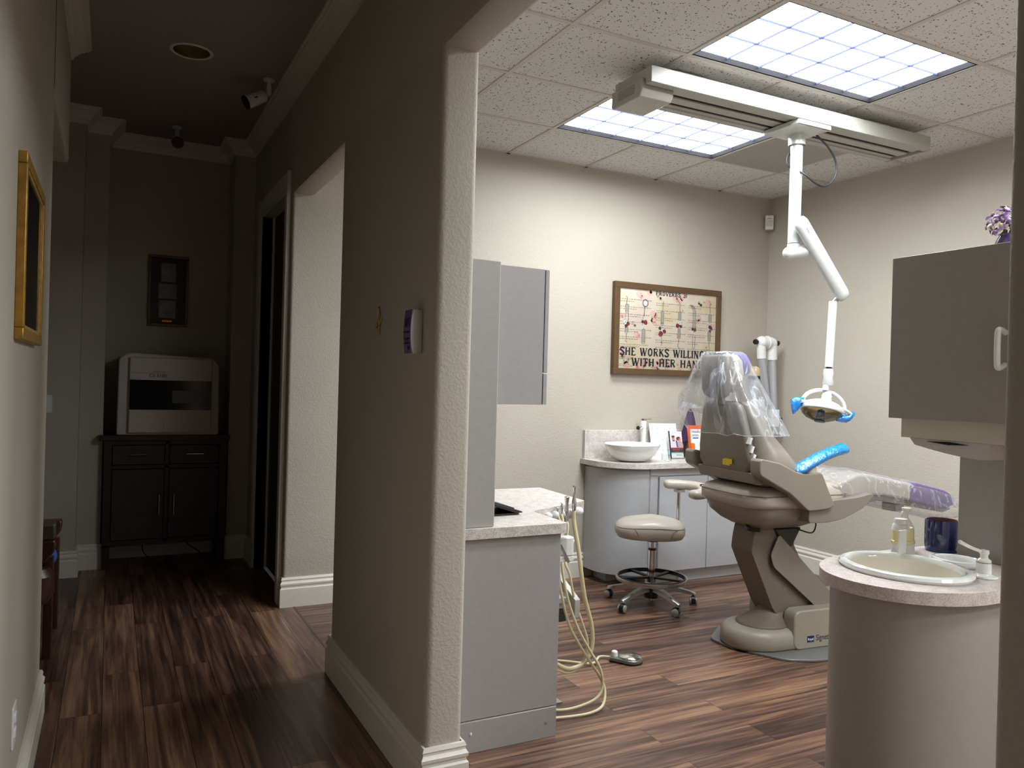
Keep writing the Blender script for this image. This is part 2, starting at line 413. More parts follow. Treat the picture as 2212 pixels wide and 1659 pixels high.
base('baseboard_far', [(X0, 6.092), (X0, 6.38), (0.82, 6.38), (0.82, 6.69), (-0.04, 6.69), (-0.04, 6.36), (-0.19, 6.36), (-0.19, 6.16), (-2.9, 6.16)])
base('baseboard_near', [(X0, -2.0), (X0, 0.585), (X1, 0.585)])
CRN = [(0, HC-0.105), (0.010, HC-0.105), (0.014, HC-0.088), (0.020, HC-0.080), (0.026, HC-0.078), (0.034, HC-0.062), (0.050, HC-0.045), (0.064, HC-0.036), (0.068, HC-0.028), (0.082, HC-0.024), (0.086, HC-0.012), (0.094, HC-0.010), (0.096, HC), (0, HC)]
struct(sweep([(X0, -2.0), (X0, 6.38), (0.82, 6.38), (0.82, 6.69), (-0.04, 6.69), (-0.04, 6.36), (-0.19, 6.36), (-0.19, 6.16), (-2.9, 6.16)], CRN), 'trim_1', TRIM, angle=25)
struct(sweep([(-0.367, 4.5), (-0.367, 4.92), (-0.232, 4.92), (-0.232, -2.0)], CRN), 'trim_2', TRIM, angle=25)
# suspended room ceiling: tiles with the T-bar grid
XL = [X1, 1.155, 1.795, 2.435, 3.075, 3.715, 4.355, 4.93]; YL = [-1.48, -0.84, -0.20, 0.44, 1.08, 1.72, 2.36, 3.0, 3.64, 4.28, 4.93]
LIGHTS = [(2.435, 3.715, 3.64, 4.28), (2.435, 3.715, 2.36, 3.0), (2.435, 3.715, 1.08, 1.72), (2.435, 3.715, -0.20, 0.44), (2.435, 3.715, -1.48, -0.84)]
VENT = (3.715, 4.355, 3.64, 4.28)
b = B()
for i in range(len(XL)-1):
    for j in range(len(YL)-1):
        cx, cy = (XL[i]+XL[i+1])/2, (YL[j]+YL[j+1])/2
        if any(a < cx < c and d < cy < e for a, c, d, e in LIGHTS+[VENT]): continue
        b.box(XL[i]+0.008, XL[i+1]-0.008, YL[j]+0.008, YL[j+1]-0.008, RC+0.004, RC+0.03)
ceil2 = struct(b, 'ceiling', TILE, smooth=False)
b = B()
for x in XL[1:-1]:
    for j in range(len(YL)-1):
        cy = (YL[j]+YL[j+1])/2
        if any(a+0.1 < x < c-0.1 and d < cy < e for a, c, d, e in LIGHTS): continue
        b.box(x-0.012, x+0.012, YL[j], YL[j+1], RC-0.001, RC+0.006)
for y in YL[1:-1]: b.box(X1, 4.92, y-0.012, y+0.012, RC-0.0006, RC+0.006)
b.box(X1, 4.92, 4.898, 4.92, RC-0.001, RC+0.006); b.box(4.898, 4.92, -1.48, 4.92, RC-0.001, RC+0.006); b.box(X1, X1+0.022, -1.48, 4.92, RC-0.001, RC+0.006)
b.build('ceiling_grid', GRIDM, ceil2, smooth=False)
b = B(); b.box(X1-0.1, 5.05, -1.6, 5.05, RC+0.2, RC+0.25); struct(b, 'roof_slab', VOID, smooth=False)  # unseen dark roof slab closing the room above the tiles
# door in the hall's right wall
d = thing('door_1', None, None, (X0, 5.52, 0)); d['kind'] = 'structure'
b = B()
for y0, y1, z0, z1 in ((4.975, 5.07, 0, 2.70), (6.0, 6.09, 0, 2.70), (5.07, 6.0, 2.605, 2.70)):
    b.box(X0-0.022, X0, y0, y1, z0, z1); b.box(X0-0.028, X0-0.02, y0 + (0 if y0 < 5 else 0.0), y0+0.015 if y0 < 5.5 and z0 == 0 else y1, z0, z1) if z0 == 0 and y0 < 5 else None
b.build('door_casing', TRIM, d, world=True, bevel=0.004)
b = B(); b.box(X0, X1, 5.05, 5.07, 0, 2.61); b.box(X0, X1, 6.0, 6.02, 0, 2.61); b.box(X0, X1, 5.05, 6.02, 2.59, 2.61); b.box(X0+0.07, X0+0.085, 5.07, 5.085, 0, 2.6); b.box(X0+0.07, X0+0.085, 5.985, 6.0, 0, 2.6)
b.build('door_jamb', TRIM, d, world=True, smooth=False)
b = B(); b.box(X0+0.086, X1, 5.07, 6.0, 0.01, 2.59)
leaf = b.build('door_leaf', mat('dark_door', srgb(70, 62, 54), 0.4), d, world=True, smooth=False)
b = B(); b.cyl((X0+0.086, 5.14, 1.05), (X0+0.03, 5.14, 1.05), 0.012); b.tube([(X0+0.03, 5.14, 1.05), (X0+0.028, 5.19, 1.05), (X0+0.03, 5.25, 1.05)], 0.009); b.cyl((X0+0.086, 5.14, 1.05), (X0+0.078, 5.14, 1.05), 0.03)
b.build('door_handle', BLACK, leaf, world=True)

# ------------------------------------------------------------------ ceiling lights, vent
def ceiling_light(x0, x1, y0, y1, label):
    t = thing('ceiling_light', label, 'ceiling light', ((x0+x1)/2, (y0+y1)/2, RC), 0, 'recessed fluorescent ceiling panels')
    b = B(); w = 0.022
    for a in ((x0, x1, y0, y0+w), (x0, x1, y1-w, y1), (x0, x0+w, y0+w, y1-w), (x1-w, x1, y0+w, y1-w)): b.box(*a, RC+0.002, RC+0.07)
    b.build('frame', mat('dark_light_frame', srgb(20, 20, 24), 0.7, spec=0.1), t, world=True, smooth=False)
    b = B(); b.raw = True
    xs = [x0+w+(x1-x0-2*w)*k/6 for k in range(7)]; ys = [y0+w+(y1-y0-2*w)*k/3 for k in range(4)]
    v = lambda x, y, z: b.bm.verts.new((x, y, z))
    b.face([v(x0+w, y0+w, RC+0.03), v(x0+w, y1-w, RC+0.03), v(x1-w, y1-w, RC+0.03), v(x1-w, y0+w, RC+0.03)])
    b.build('diffuser', PANELM, t, world=True, smooth=False)
    b = B()
    for x in xs[1:-1]: b.box(x-0.0016, x+0.0016, y0+w, y1-w, RC+0.017, RC+0.026)
    for y in ys[1:-1]: b.box(x0+w, x1-w, y-0.0016, y+0.0016, RC+0.017, RC+0.026)
    b.build('louvre', LOUV, t, world=True, smooth=False)
ceiling_light(*LIGHTS[0], 'bright ceiling panel behind the lamp track, above the framed verse')
ceiling_light(*LIGHTS[1], 'large bright ceiling panel in front of the lamp track, at the top of the photo')
ceiling_light(*LIGHTS[2], 'bright ceiling panel above the round basin counter, out of view')
ceiling_light(*LIGHTS[3], 'added ceiling panel for fill light, second from the near end wall of the treatment room, out of view')  # unseen panel added to brighten the pier end and cabinet sides
ceiling_light(*LIGHTS[4], 'added ceiling panel for more fill light, against the near end wall of the treatment room, out of view')  # further unseen panel, added for more light on those same faces
b = B(); b.box(VENT[0]+0.012, VENT[1]-0.012, VENT[2]+0.012, VENT[3]-0.012, RC-0.004, RC+0.03)
def vent_mat():
    M = NT('perforated_metal'); co = M.coord(); vm = M.n('ShaderNodeVectorMath', _operation='MULTIPLY', i0=co, i1=(100.0, 100.0, 0.0)); fr = M.n('ShaderNodeVectorMath', _operation='FRACTION', i0=vm.outputs[0])
    sb = M.n('ShaderNodeVectorMath', _operation='SUBTRACT', i0=fr.outputs[0], i1=(0.5, 0.5, 0.0)); ln = M.n('ShaderNodeVectorMath', _operation='LENGTH', i0=sb.outputs[0])
    lt = M.n('ShaderNodeMath', _operation='LESS_THAN', i0=ln.outputs['Value'], i1=0.3)
    mx = M.n('ShaderNodeMix', _data_type='RGBA', i0=lt.outputs[0], i6=srgb(190, 186, 180), i7=srgb(40, 38, 36)); M.l(mx.outputs[2], M.b.inputs['Base Color']); return M.m
tagp(b.build('air_vent', vent_mat(), smooth=False), 'square perforated return air vent in the tiled ceiling', 'vent')

# ------------------------------------------------------------------ hall: left wall, far end
GP, GV = -0.232, 1  # hall face of the left wall
# gold framed picture on the left wall (seen almost edge-on)
def frame_obj(name, label, plane, n, a0, a1, z0, z1, depth, w, mframe, inner_fn, cat='picture'):
    """plane: 'x' or 'y', value n = wall face, sign of depth = direction off the wall"""
    c = {'x': (n, (a0+a1)/2, z0), 'y': ((a0+a1)/2, n, z0)}[plane]
    t = thing(name, label, cat, c)
    def bx(b, p0, p1, u0, u1, q0, q1):
        lo, hi = sorted((n+p0*depth, n+p1*depth))
        return b.box(lo, hi, u0, u1, q0, q1) if plane == 'x' else b.box(u0, u1, lo, hi, q0, q1)
    b = B()
    for u0, u1, q0, q1 in ((a0, a1, z0, z0+w), (a0, a1, z1-w, z1), (a0, a0+w, z0+w, z1-w), (a1-w, a1, z0+w, z1-w)): bx(b, 0, 1, u0, u1, q0, q1)
    b.build('frame', mframe, t, world=True, bevel=0.003)
    inner_fn(t, bx); return t
def inner_left(t, bx):
    b = B(); bx(b, 0.1, 0.5, 2.49, 3.05, 1.53, 1.975); b.build('picture_print', mat('dark_blue_grey_print', srgb(44, 50, 56), 0.5, noise=0.4, nscale=6), t, world=True)
    b = B(); w = 0.012
    for u0, u1, q0, q1 in ((2.49, 3.05, 1.53, 1.53+w), (2.49, 3.05, 1.961, 1.973), (2.49, 2.502, 1.53, 1.973), (3.036, 3.05, 1.53, 1.973)): bx(b, 0.45, 0.8, u0, u1, q0, q1)
    b.build('inner_fillet', GOLDL, t, world=True)
    b = B(); bx(b, 0.62, 0.66, 2.49, 3.05, 1.53, 1.973); b.build('glass', GLASS, t, world=True)
frame_obj('wall_picture', 'gold framed picture on the near left wall, seen almost edge-on', 'x', GP, 2.46, 3.08, 1.50, 2.003, 0.0225, 0.032, GOLD, inner_left)
# outlet plate
t = thing('wall_outlet', 'white outlet plate low on the near left wall', 'outlet', (GP, 2.70, 0.31))
b = B(); b.prism(rrect(2.70, 0.376, 0.040, 0.062, 0.006), GP, GP+0.006, axis='x'); b.build('cover_plate', WHITE, t, world=True, bevel=0.0015)
for zc in (0.354, 0.398):
    b = B(); b.prism(rrect(2.70, zc, 0.017, 0.015, 0.008), GP+0.0055, GP+0.0095, axis='x'); b.build('socket', WHITE, t, world=True)
t = thing('light_switch', 'white light switch on the dark wall beyond the left opening', 'switch', (-0.375, 6.16, 1.13))
b = B(); b.prism(rrect(-0.385, 1.19, 0.036, 0.06, 0.005), 6.154, 6.16, axis='y'); b.build('switch_plate', WHITE, t, world=True)
b = B(); b.box(-0.398, -0.372, 6.148, 6.155, 1.165, 1.215); b.build('rocker', WHITE, t, world=True)
# armchair partly hidden behind the left wall
t = thing('armchair', 'dark wooden armchair with a blue cushion, mostly hidden behind the left wall', 'chair', (-0.52, 4.5, 0))
b = B(); b.prism(rpoly([(-0.60, 0.60), (-0.222, 0.60), (-0.216, 0.58), (-0.222, 0.54), (-0.262, 0.49), (-0.60, 0.47)], 0.012), 4.36, 4.46, axis='y'); b.build('arm', MAHOG, t, world=True, bevel=0.008)
b = B(); b.prism(rpoly([(-0.60, 0.60), (-0.222, 0.60), (-0.216, 0.58), (-0.222, 0.54), (-0.262, 0.49), (-0.60, 0.47)], 0.012), 4.92, 5.0, axis='y'); b.build('arm', MAHOG, t, world=True, bevel=0.008)
b = B(); b.box(-0.60, -0.219, 4.36, 4.46, 0.601, 0.68); b.build('arm_cap', mat('grey_brown_wood', srgb(70, 60, 52), 0.4), t, world=True, bevel=0.01)
b = B(); b.ball((-0.33, 4.62, 0.47), 0.11, 1, 1.4, 0.7); b.build('cushion', BLUEV, t, world=True)
b = B(); b.lathe([(0.01, 0.28), (0.08, 0.285), (0.105, 0.33), (0.105, 0.42), (0.08, 0.455), (0.01, 0.46)], c=(-0.325, 4.44, 0), seg=24); b.build('front_roll', MAHOG, t, world=True)
for x, y in ((-0.248, 4.47), (-0.248, 4.97), (-0.7, 4.47), (-0.7, 4.97)):
    b = B(); b.prism(rrect(x, y, 0.02, 0.024, 0.004), 0, 0.5 if x > -0.5 else 0.62); b.build('leg', MAHOG, t, world=True)
b = B(); b.box(-0.74, -0.27, 4.47, 4.93, 0.30, 0.42); b.build('seat', MAHOG, t, world=True, bevel=0.02)
b = B(); b.box(-0.76, -0.70, 4.45, 4.97, 0.4, 0.95); b.build('backrest', MAHOG, t, world=True, bevel=0.02)
# credenza with scanner
t = thing('credenza', 'black-brown two-door credenza at the dark end of the hall', 'cabinet', (0.41, 6.47, 0))
cx0, cx1, cy0, cy1 = -0.03, 0.80, 6.30, 6.665
b = B(); b.box(cx0-0.035, cx1+0.018, cy0-0.02, cy1, 0.925, 0.965); b.build('top', DWOOD, t, world=True, bevel=0.004)
b = B(); b.box(cx0, cx0+0.05, cy0, cy1, 0.16, 0.925); b.box(cx1-0.05, cx1, cy0, cy1, 0.16, 0.925); b.box(cx0, cx1, cy0+0.01, cy1, 0.16, 0.20); b.box(cx0, cx1, cy0+0.01, cy1, 0.72, 0.745); b.box(cx0, cx1, cy0+0.01, cy1, 0.895, 0.925); b.box(0.372, 0.398, cy0+0.01, cy1, 0.18, 0.92); b.box(cx0+0.05, cx1-0.05, cy0+0.06, cy1, 0.18, 0.92)
b.build('body', DWOOD, t, world=True, smooth=False)
for x in (cx0+0.025, cx1-0.025):
    for y in (cy0+0.025, cy1-0.03):
        b = B(); b.box(x-0.025, x+0.025, y-0.025, y+0.025, 0, 0.17); b.build('leg', DWOOD, t, world=True, smooth=False)
DW2 = mat('credenza_panel', srgb(56, 50, 46), 0.4, noise=0.15, nscale=8)
for x0, x1 in ((0.025, 0.368), (0.402, 0.745)):
    b = B(); b.box(x0, x1, cy0-0.002, cy0+0.018, 0.75, 0.89); dr = b.build('drawer', DW2, t, world=True, bevel=0.004)
    xm = (x0+x1)/2
    b = B(); b.cyl((xm-0.06, cy0-0.03, 0.825), (xm+0.06, cy0-0.03, 0.825), 0.005); b.cyl((xm-0.045, cy0-0.03, 0.825), (xm-0.045, cy0, 0.825), 0.004); b.cyl((xm+0.045, cy0-0.03, 0.825), (xm+0.045, cy0, 0.825), 0.004); b.build('handle', CHROME, dr, world=True)
    b = B(); b.box(x0, x1, cy0-0.002, cy0+0.018, 0.205, 0.715); dr = b.build('door', DW2, t, world=True, bevel=0.004)
    xm = x1-0.03 if x0 < 0.2 else x0+0.035
    b = B(); b.cyl((xm, cy0-0.03, 0.38), (xm, cy0-0.03, 0.53), 0.005); b.cyl((xm, cy0-0.03, 0.40), (xm, cy0, 0.40), 0.004); b.cyl((xm, cy0-0.03, 0.51), (xm, cy0, 0.51), 0.004); b.build('handle', CHROME, dr, world=True)
t = thing('imaging_scanner', 'pale grey box scanner with a black screen, standing on the credenza', 'scanner', (0.38, 6.42, 0.965))
sx0, sx1, sy, sz0, sz1 = 0.045, 0.735, 6.24, 0.967, 1.56
b = B(); b.prism(rpoly([(sx0, sz0), (sx1, sz0), (sx1-0.008, sz1-0.075), (sx1-0.055, sz1-0.02), (sx0+0.09, sz1), (sx0+0.055, sz1-0.004), (sx0+0.006, sz1-0.045)], 0.02), sy+0.03, 6.62, axis='y')
b.box(sx0+0.075, sx1-0.06, sy, sy+0.035, sz0+0.02, sz1-0.03)
b.build('housing', MACH, t, world=True, bevel=0.008)
b = B(); b.box(sx0+0.078, sx1-0.063, sy-0.003, sy+0.002, sz0+0.185, sz0+0.40); b.build('front_window', BLACKG, t, world=True)
b = B(); b.box(0.405, 0.615, sy-0.0045, sy-0.002, sz0+0.235, sz0+0.325); b.build('display', mat('dim_lcd', srgb(88, 88, 84), 0.3, noise=0.2, nscale=20), t, world=True)
b = B(); b.box(sx0+0.078, sx0+0.30, sy-0.003, sy+0.002, sz0+0.02, sz0+0.135); b.build('drawer', MACH, t, world=True, bevel=0.002)
b = B(); b.box(sx0+0.304, sx1-0.063, sy-0.003, sy+0.002, sz0+0.02, sz0+0.135); b.build('drawer', MACH, t, world=True, bevel=0.002)
MX = lambda x, y, z: Matrix(((1, 0, 0, x), (0, 0, 1, y), (0, 1, 0, z), (0, 0, 0, 1)))   # text facing -Y
b = B(); b.text('CS 3100', 0.034, MX(0.305, sy-0.001, sz0+0.422)); b.text('carestream', 0.016, MX(0.315, sy-0.001, sz0+0.458), sx=1.2); b.box(0.13, 0.36, sy-0.001, sy+0.001, sz0+0.449, sz0+0.4505)
b.build('lettering', INKN, t, world=True, smooth=False)
# wires under the credenza
b = B(); b.tube([(0.27, 6.5, 0.2), (0.24, 6.48, 0.12), (0.27, 6.45, 0.05), (0.36, 6.4, 0.006), (0.45, 6.5, 0.006)], 0.004); tagp(b.build('power_cable', BLACK), 'black cable hanging under the credenza, left one', 'cable')
b = B(); b.tube([(0.48, 6.5, 0.2), (0.55, 6.48, 0.12), (0.62, 6.45, 0.07), (0.70, 6.42, 0.006), (0.86, 6.2, 0.005)], 0.004); tagp(b.build('power_cable', BLACK), 'black cable trailing from under the credenza towards the doorway, right one', 'cable')
# far picture
def inner_far(t, bx):
    b = B(); bx(b, 0.1, 0.45, 0.262, 0.508, 1.80, 2.315); b.build('mat_board', mat('dark_mat_board', srgb(66, 56, 48), 0.6), t, world=True)
    for z0, z1, x0, x1 in ((2.13, 2.275, 0.33, 0.435), (2.0, 2.115, 0.315, 0.445), (1.85, 1.985, 0.32, 0.44)):
        b = B(); bx(b, 0.44, 0.5, x0, x1, z0, z1); b.build('photo_print', mat('faded_print', srgb(150, 142, 134), 0.6, noise=0.3, nscale=14), t, world=True)
    b = B(); bx(b, 0.44, 0.55, 0.345, 0.415, 1.818, 1.832); b.build('name_plate', BRASS, t, world=True)
    b = B(); bx(b, 0.62, 0.66, 0.262, 0.508, 1.80, 2.315); b.build('glass', GLASS, t, world=True)
frame_obj('wall_picture', 'tall narrow picture with a dark gilt frame above the scanner', 'y', 6.69, 0.242, 0.528, 1.785, 2.335, -0.03, 0.02, mat('dark_gilt', srgb(96, 74, 44), 0.35, metal=0.4, noise=0.3, nscale=60), inner_far)
# exit sign behind the viewer (its reflection shows in the far picture's glass)
t = thing('exit_sign', 'red lit exit sign hanging at the near end of the hall', 'sign', (0.1, -1.9, 2.35))
b = B(); b.box(-0.06, 0.26, -1.96, -1.93, 2.35, 2.55); b.build('housing', WHITE, t, world=True, bevel=0.004)
b = B(); b.text('EXIT', 0.16, Matrix(((-1, 0, 0, 0.10), (0, 0, 1, -1.929), (0, 1, 0, 2.39), (0, 0, 0, 1)))); b.build('lettering', EXITR, t, world=True, smooth=False)
b = B(); b.box(0.05, 0.15, -2.0, -1.955, 2.40, 2.50); b.build('bracket', WHITE, t, world=True)
# downlight and cameras on the hall ceiling
t = thing('downlight', 'round recessed downlight, switched off, in the hall ceiling', 'ceiling light', (0.36, 4.74, HC))
b = B(); b.lathe([(0.096, HC-0.002), (0.104, HC-0.007), (0.114, HC-0.001), (0.114, HC+0.001), (0.096, HC+0.002)], c=(0.36, 4.74, 0), seg=48, caps=False); b.build('trim_ring', WHITE, t, world=True)
b = B(); b.lathe([(0.097, HC-0.002), (0.094, HC+0.03), (0.082, HC+0.09), (0.05, HC+0.13), (0.001, HC+0.135)], c=(0.36, 4.74, 0), seg=48, caps=False); b.build('reflector', mat('dark_reflector', srgb(205, 200, 165), 0.22, metal=1.0), t, world=True)
def cut(obj, cx, cy, rx, ry, z0, z1):
    """cut an oval well through one mesh"""
    c_ = B(); c_.prism([(cx+rx*math.cos(2*PI*k/48), cy+ry*math.sin(2*PI*k/48)) for k in range(48)], z0, z1); o = c_.build('cutter', CTOPP, origin='keep')
    md = obj.modifiers.new('hole', 'BOOLEAN'); md.operation = 'DIFFERENCE'; md.solver = 'EXACT'; md.object = o
    dg = bpy.context.evaluated_depsgraph_get(); me = bpy.data.meshes.new_from_object(obj.evaluated_get(dg)); obj.modifiers.remove(md)
    old = obj.data; obj.data = me; bpy.data.meshes.remove(old); bpy.data.objects.remove(o)
cut(hall_ceiling, 0.36, 4.74, 0.100, 0.100, HC-0.1, HC+0.2)
def sec_camera(label, base, aim):
    t = thing('security_camera', label, 'security camera', base, 0, 'white bullet cameras on the hall ceiling')
    x, y, z = base
    b = B(); b.lathe([(0.001, z), (0.034, z), (0.034, z-0.008), (0.030, z-0.012), (0.001, z-0.012)], c=(x, y, 0), seg=24); b.build('mount_plate', WHITE, t, world=True)
    b = B(); b.cyl((x, y, z-0.01), (x, y, z-0.05), 0.013); b.cyl((x, y, z-0.045), (x, y, z-0.085), 0.015); b.ball((x, y, z-0.085), 0.014)
    j = Vector((x, y, z-0.09)); a = Vector(aim).normalized(); b.cyl(j, j+a*0.03, 0.008); b.build('bracket', WHITE, t, world=True)
    s0 = j+a*0.02
    b = B(); b.tube([s0, s0+a*0.008, s0+a*0.02, s0+a*0.10, s0+a*0.135], lambda k: (0.020, 0.030, 0.037, 0.040, 0.041)[min(4, int(k*4.01))], 24, 0); h = b.build('camera_body', WHITE, t, world=True)
    b = B(); b.cyl(s0+a*0.134, s0+a*0.140, 0.042, 24); b.build('lens_face', BLACKG, t, world=True)
    b = B(); sd = Vector((a.y, -a.x, 0)).normalized(); c = s0+a*0.08+Vector((0, 0, -0.0))
    b.obox(c-Vector((0.0, 0.039, 0.0)), a, Vector((0, 1, 0)).cross(a), 0.016, 0.004, 0.0006); b.build('maker_mark', INKN, t, world=True)
sec_camera('white bullet camera on the hall ceiling, nearer one, aimed left', (0.815, 4.94, HC), (-0.85, -0.12, -0.50))
sec_camera('white bullet camera on the hall ceiling, farther one, aimed at the viewer', (0.39, 6.24, HC), (-0.02, -0.95, -0.40))
# pier: number and dispenser
b = B()
def yz(y, z): return (X0-0.004, y, z)
b.tube([yz(3.092, 1.60), yz(3.094, 1.69), yz(3.105, 1.713), yz(3.118, 1.665), yz(3.133, 1.635), yz(3.120, 1.632), yz(3.085, 1.640), yz(3.070, 1.668)], 0.0028, 8)
b.tube([yz(3.092, 1.60), yz(3.100, 1.62), yz(3.103, 1.66)], 0.0026, 8)
tagp(b.build('room_number', BRASS), 'thin brass number 4 on the dark side of the pier', 'number')
t = thing('wall_dispenser', 'white wall unit with a purple film front, on the pier near its corner', 'dispenser', (X0, 2.715, 1.507))
Z0, ZH = 1.512, 0.153
def prof_at(z): return 0.047+0.006*math.sin(PI*min(1, max(0, (z-Z0)/ZH)))
zz = [Z0+ZH*k/8 for k in range(9)]
b = B(); rings = []
for z in zz:
    d_ = prof_at(z); e = 0.004 if z in (zz[0], zz[-1]) else 0
    rings.append([(X0-p, y, z) for p, y in rpoly([(0, 2.600+e), (d_-e, 2.574+e), (d_*0.98-e, 2.655-e), (0, 2.660-e)], 0.006, 3)])
b.loft(rings); b.build('housing', WHITE, t, world=True, angle=50)
b = B(); rings = []
for z in zz[0:9]:
    d_ = prof_at(z)+0.0015; rings.append([(X0-d_, 2.578, z), (X0-d_*0.98, 2.652, z), (X0-d_*0.98+0.003, 2.652, z), (X0-d_+0.003, 2.578, z)])
b.loft(rings); b.build('purple_front', PURPF, t, world=True)
b = B()
for z0, z1, y0, y1 in ((1.585, 1.589, 2.585, 2.645), (1.605, 1.628, 2.595, 2.603), (1.605, 1.628, 2.615, 2.635), (1.632, 1.635, 2.585, 2.645), (1.562, 1.566, 2.582, 2.645), (1.546, 1.549, 2.582, 2.645), (1.549, 1.562, 2.600, 2.604), (1.549, 1.562, 2.620, 2.624), (1.526, 1.538, 2.59, 2.61)):
    dd = prof_at((z0+z1)/2)+0.0022; b.box(X0-dd, X0-dd+0.004, y0, y1, z0, z1)
b.build('printed_marks', mat('dark_purple_ink', srgb(34, 28, 50), 0.5), t, world=True, smooth=False)

# ------------------------------------------------------------------ side unit against the pier
t = thing('base_cabinet', 'grey side base cabinet with a plain end panel, beside the textured pier', 'cabinet', (1.37, 3.2, 0))
b = B(); b.box(X1+0.002, 1.625, 2.742, 3.50, 0.10, 0.80); b.build('body', CABG, t, world=True, smooth=False)
b = B(); b.box(X1+0.022, 1.635, 2.722, 2.742, 0.124, 0.815); b.build('end_panel', CABG, t, world=True, bevel=0.0015)
b = B(); b.box(X1+0.022, 1.632, 2.716, 2.744, 0.0, 0.121); k = b.build('kick_panel', CABG, t, world=True, bevel=0.002)
for x, z in ((1.255, 0.075), (1.585, 0.062)):
    b = B(); b.lathe([(0.0005, 0.004), (0.005, 0.003), (0.0055, 0)], seg=12, M=Matrix(((1, 0, 0, x), (0, 0, -1, 2.7165), (0, 1, 0, z), (0, 0, 0, 1)))); b.build('screw_cap', WHITE if x < 1.4 else ALU, k, world=True)
b = B(); b.box(X1+0.002, 1.60, 2.742, 3.48, 0, 0.10); b.build('plinth', CABG, t, world=True, smooth=False)
b = B(); b.box(1.625, 1.640, 2.75, 3.48, 0.13, 0.79); b.build('door', CABG, t, world=True, bevel=0.0015)
t = thing('worktop', 'speckled white worktop with a notch, beside the textured pier', 'worktop', (1.5, 3.15, 0.82))
b = B(); b.prism(rpoly([(X1+0.002, 2.695), (1.652, 2.695), (1.652, 2.99), (1.645, 2.995), (2.045, 3.19), (2.065, 3.67), (X1+0.002, 3.68)], 0.02), 0.822, 0.862); b.build('surface', CTOP, t, world=True, angle=50)
t = thing('upper_cabinet', 'grey wall cabinet with its side to the doorway, behind the tall grey panel', 'cabinet', (1.35, 3.15, 1.333))
b = B(); b.box(X1+0.002, 1.575, 2.805, 3.50, 1.333, 1.888); b.build('body', CABG, t, world=True, bevel=0.001)
b = B(); b.box(1.578, 1.596, 2.803, 3.49, 1.464, 1.886); b.build('door', CABG, t, world=True, bevel=0.0015)
b = B(); b.box(1.578, 1.596, 2.803, 3.49, 1.334, 1.460); b.build('flap', CABG, t, world=True, bevel=0.0015)
b = B(); b.box(X1+0.002, 1.327, 2.716, 2.79, 0.863, 1.886); o = b.build('screen_panel', CABG, bevel=0.002)
tagp(o, 'tall narrow grey panel standing on the worktop, beside the textured pier', 'panel')
b = B(); b.box(1.3272, 1.3292, 2.717, 2.789, 0.865, 1.885); e_ = b.build('edge_band', EDGE, o, smooth=False); e_.location = -o.location
t = thing('tablet_folio', 'black folded tablet or folder lying on the notched worktop', 'tablet', (1.40, 2.95, 0.862))
M = Matrix.Translation((1.40, 2.99, 0.864))
b = B(); b.prism(rpoly([(-0.13, -0.07), (0.155, -0.055), (0.15, 0.12), (-0.13, 0.12)], 0.006), 0, 0.006, M=M); b.build('lower_cover', BLACK, t, world=True)
b = B(); b.prism([(-0.13, 0.090), (0.135, 0.007), (0.165, 0.007), (0.165, 0.012), (-0.13, 0.098)], -0.062, 0.115, axis='y', M=M); b.build('upper_cover', BLACK, t, world=True, bevel=0.001)
b = B(); b.prism([(-0.13, 0.0985), (0.13, 0.0225), (0.133, 0.027), (-0.13, 0.104)], -0.05, 0.11, axis='y', M=M); b.build('inner_pad', mat('charcoal', srgb(50, 50, 52), 0.5), t, world=True)

# ------------------------------------------------------------------ handpiece holder, hoses, suction bracket, control box
t = thing('instrument_holder', 'white four-slot instrument holder bar at the notch of the worktop', 'holder', (1.83, 3.03, 0.80))
bx_ = lambda k: Vector((1.745+0.040*k, 3.020+0.004*k, 0.832+0.0022*k))
for k in range(5):
    b = B(); c = bx_(k)
    if k == 4: b.ball(c+Vector((0.008, 0, 0.002)), 0.021, 1.15, 1, 0.95)
    elif k == 0: b.ball(c, 0.018, 1.1, 1, 0.95)
    else: b.ball(c, 0.0185, 0.95, 1, 1.05)
    b.build('holder_block', CERAM, t, world=True)
b = B(); b.box(1.74, 1.90, 3.038, 3.052, 0.810, 0.838); b.tube([(1.75, 3.045, 0.822), (1.72, 3.055, 0.80), (1.64, 3.10, 0.80)], 0.009); b.build('mounting_bar', CHROME, t, world=True)
def handpiece(label, hx, prof, path, r, hose=True):
    t = thing('handpiece', label, 'handpiece', (hx[0], hx[1], 0.85), 0, 'handpieces in the holder bar')
    b = B(); b.lathe([(rr, z) for rr, z in prof], c=(hx[0], hx[1], 0), seg=18); b.build('metal_body', CHROME, t, world=True)
    b = B(); b.tube([(hx[0], hx[1], prof[0][1]+0.004)]+path, r, 10, 7); b.build('hose', HOSE, t, world=True)
    return t
P2 = 2.95
handpiece('tall slim handpiece, rightmost in the white holder bar, on a thick cream hose', (1.868, 3.005), [(0.004, 0.845), (0.009, 0.855), (0.012, 0.875), (0.0095, 0.90), (0.006, 0.915), (0.0065, 0.95), (0.0085, 0.958), (0.0075, 0.966), (0.001, 0.967)],
          [(1.868, 3.00, 0.80), (1.875, 2.97, 0.69), (1.882, P2, 0.579), (1.905, P2, 0.465), (1.942, P2, 0.348), (1.950, P2, 0.257), (1.925, P2, 0.195), (1.869, P2, 0.165), (1.80, P2, 0.175), (1.70, P2+0.02, 0.25), (1.652, P2+0.03, 0.36)], 0.0095)
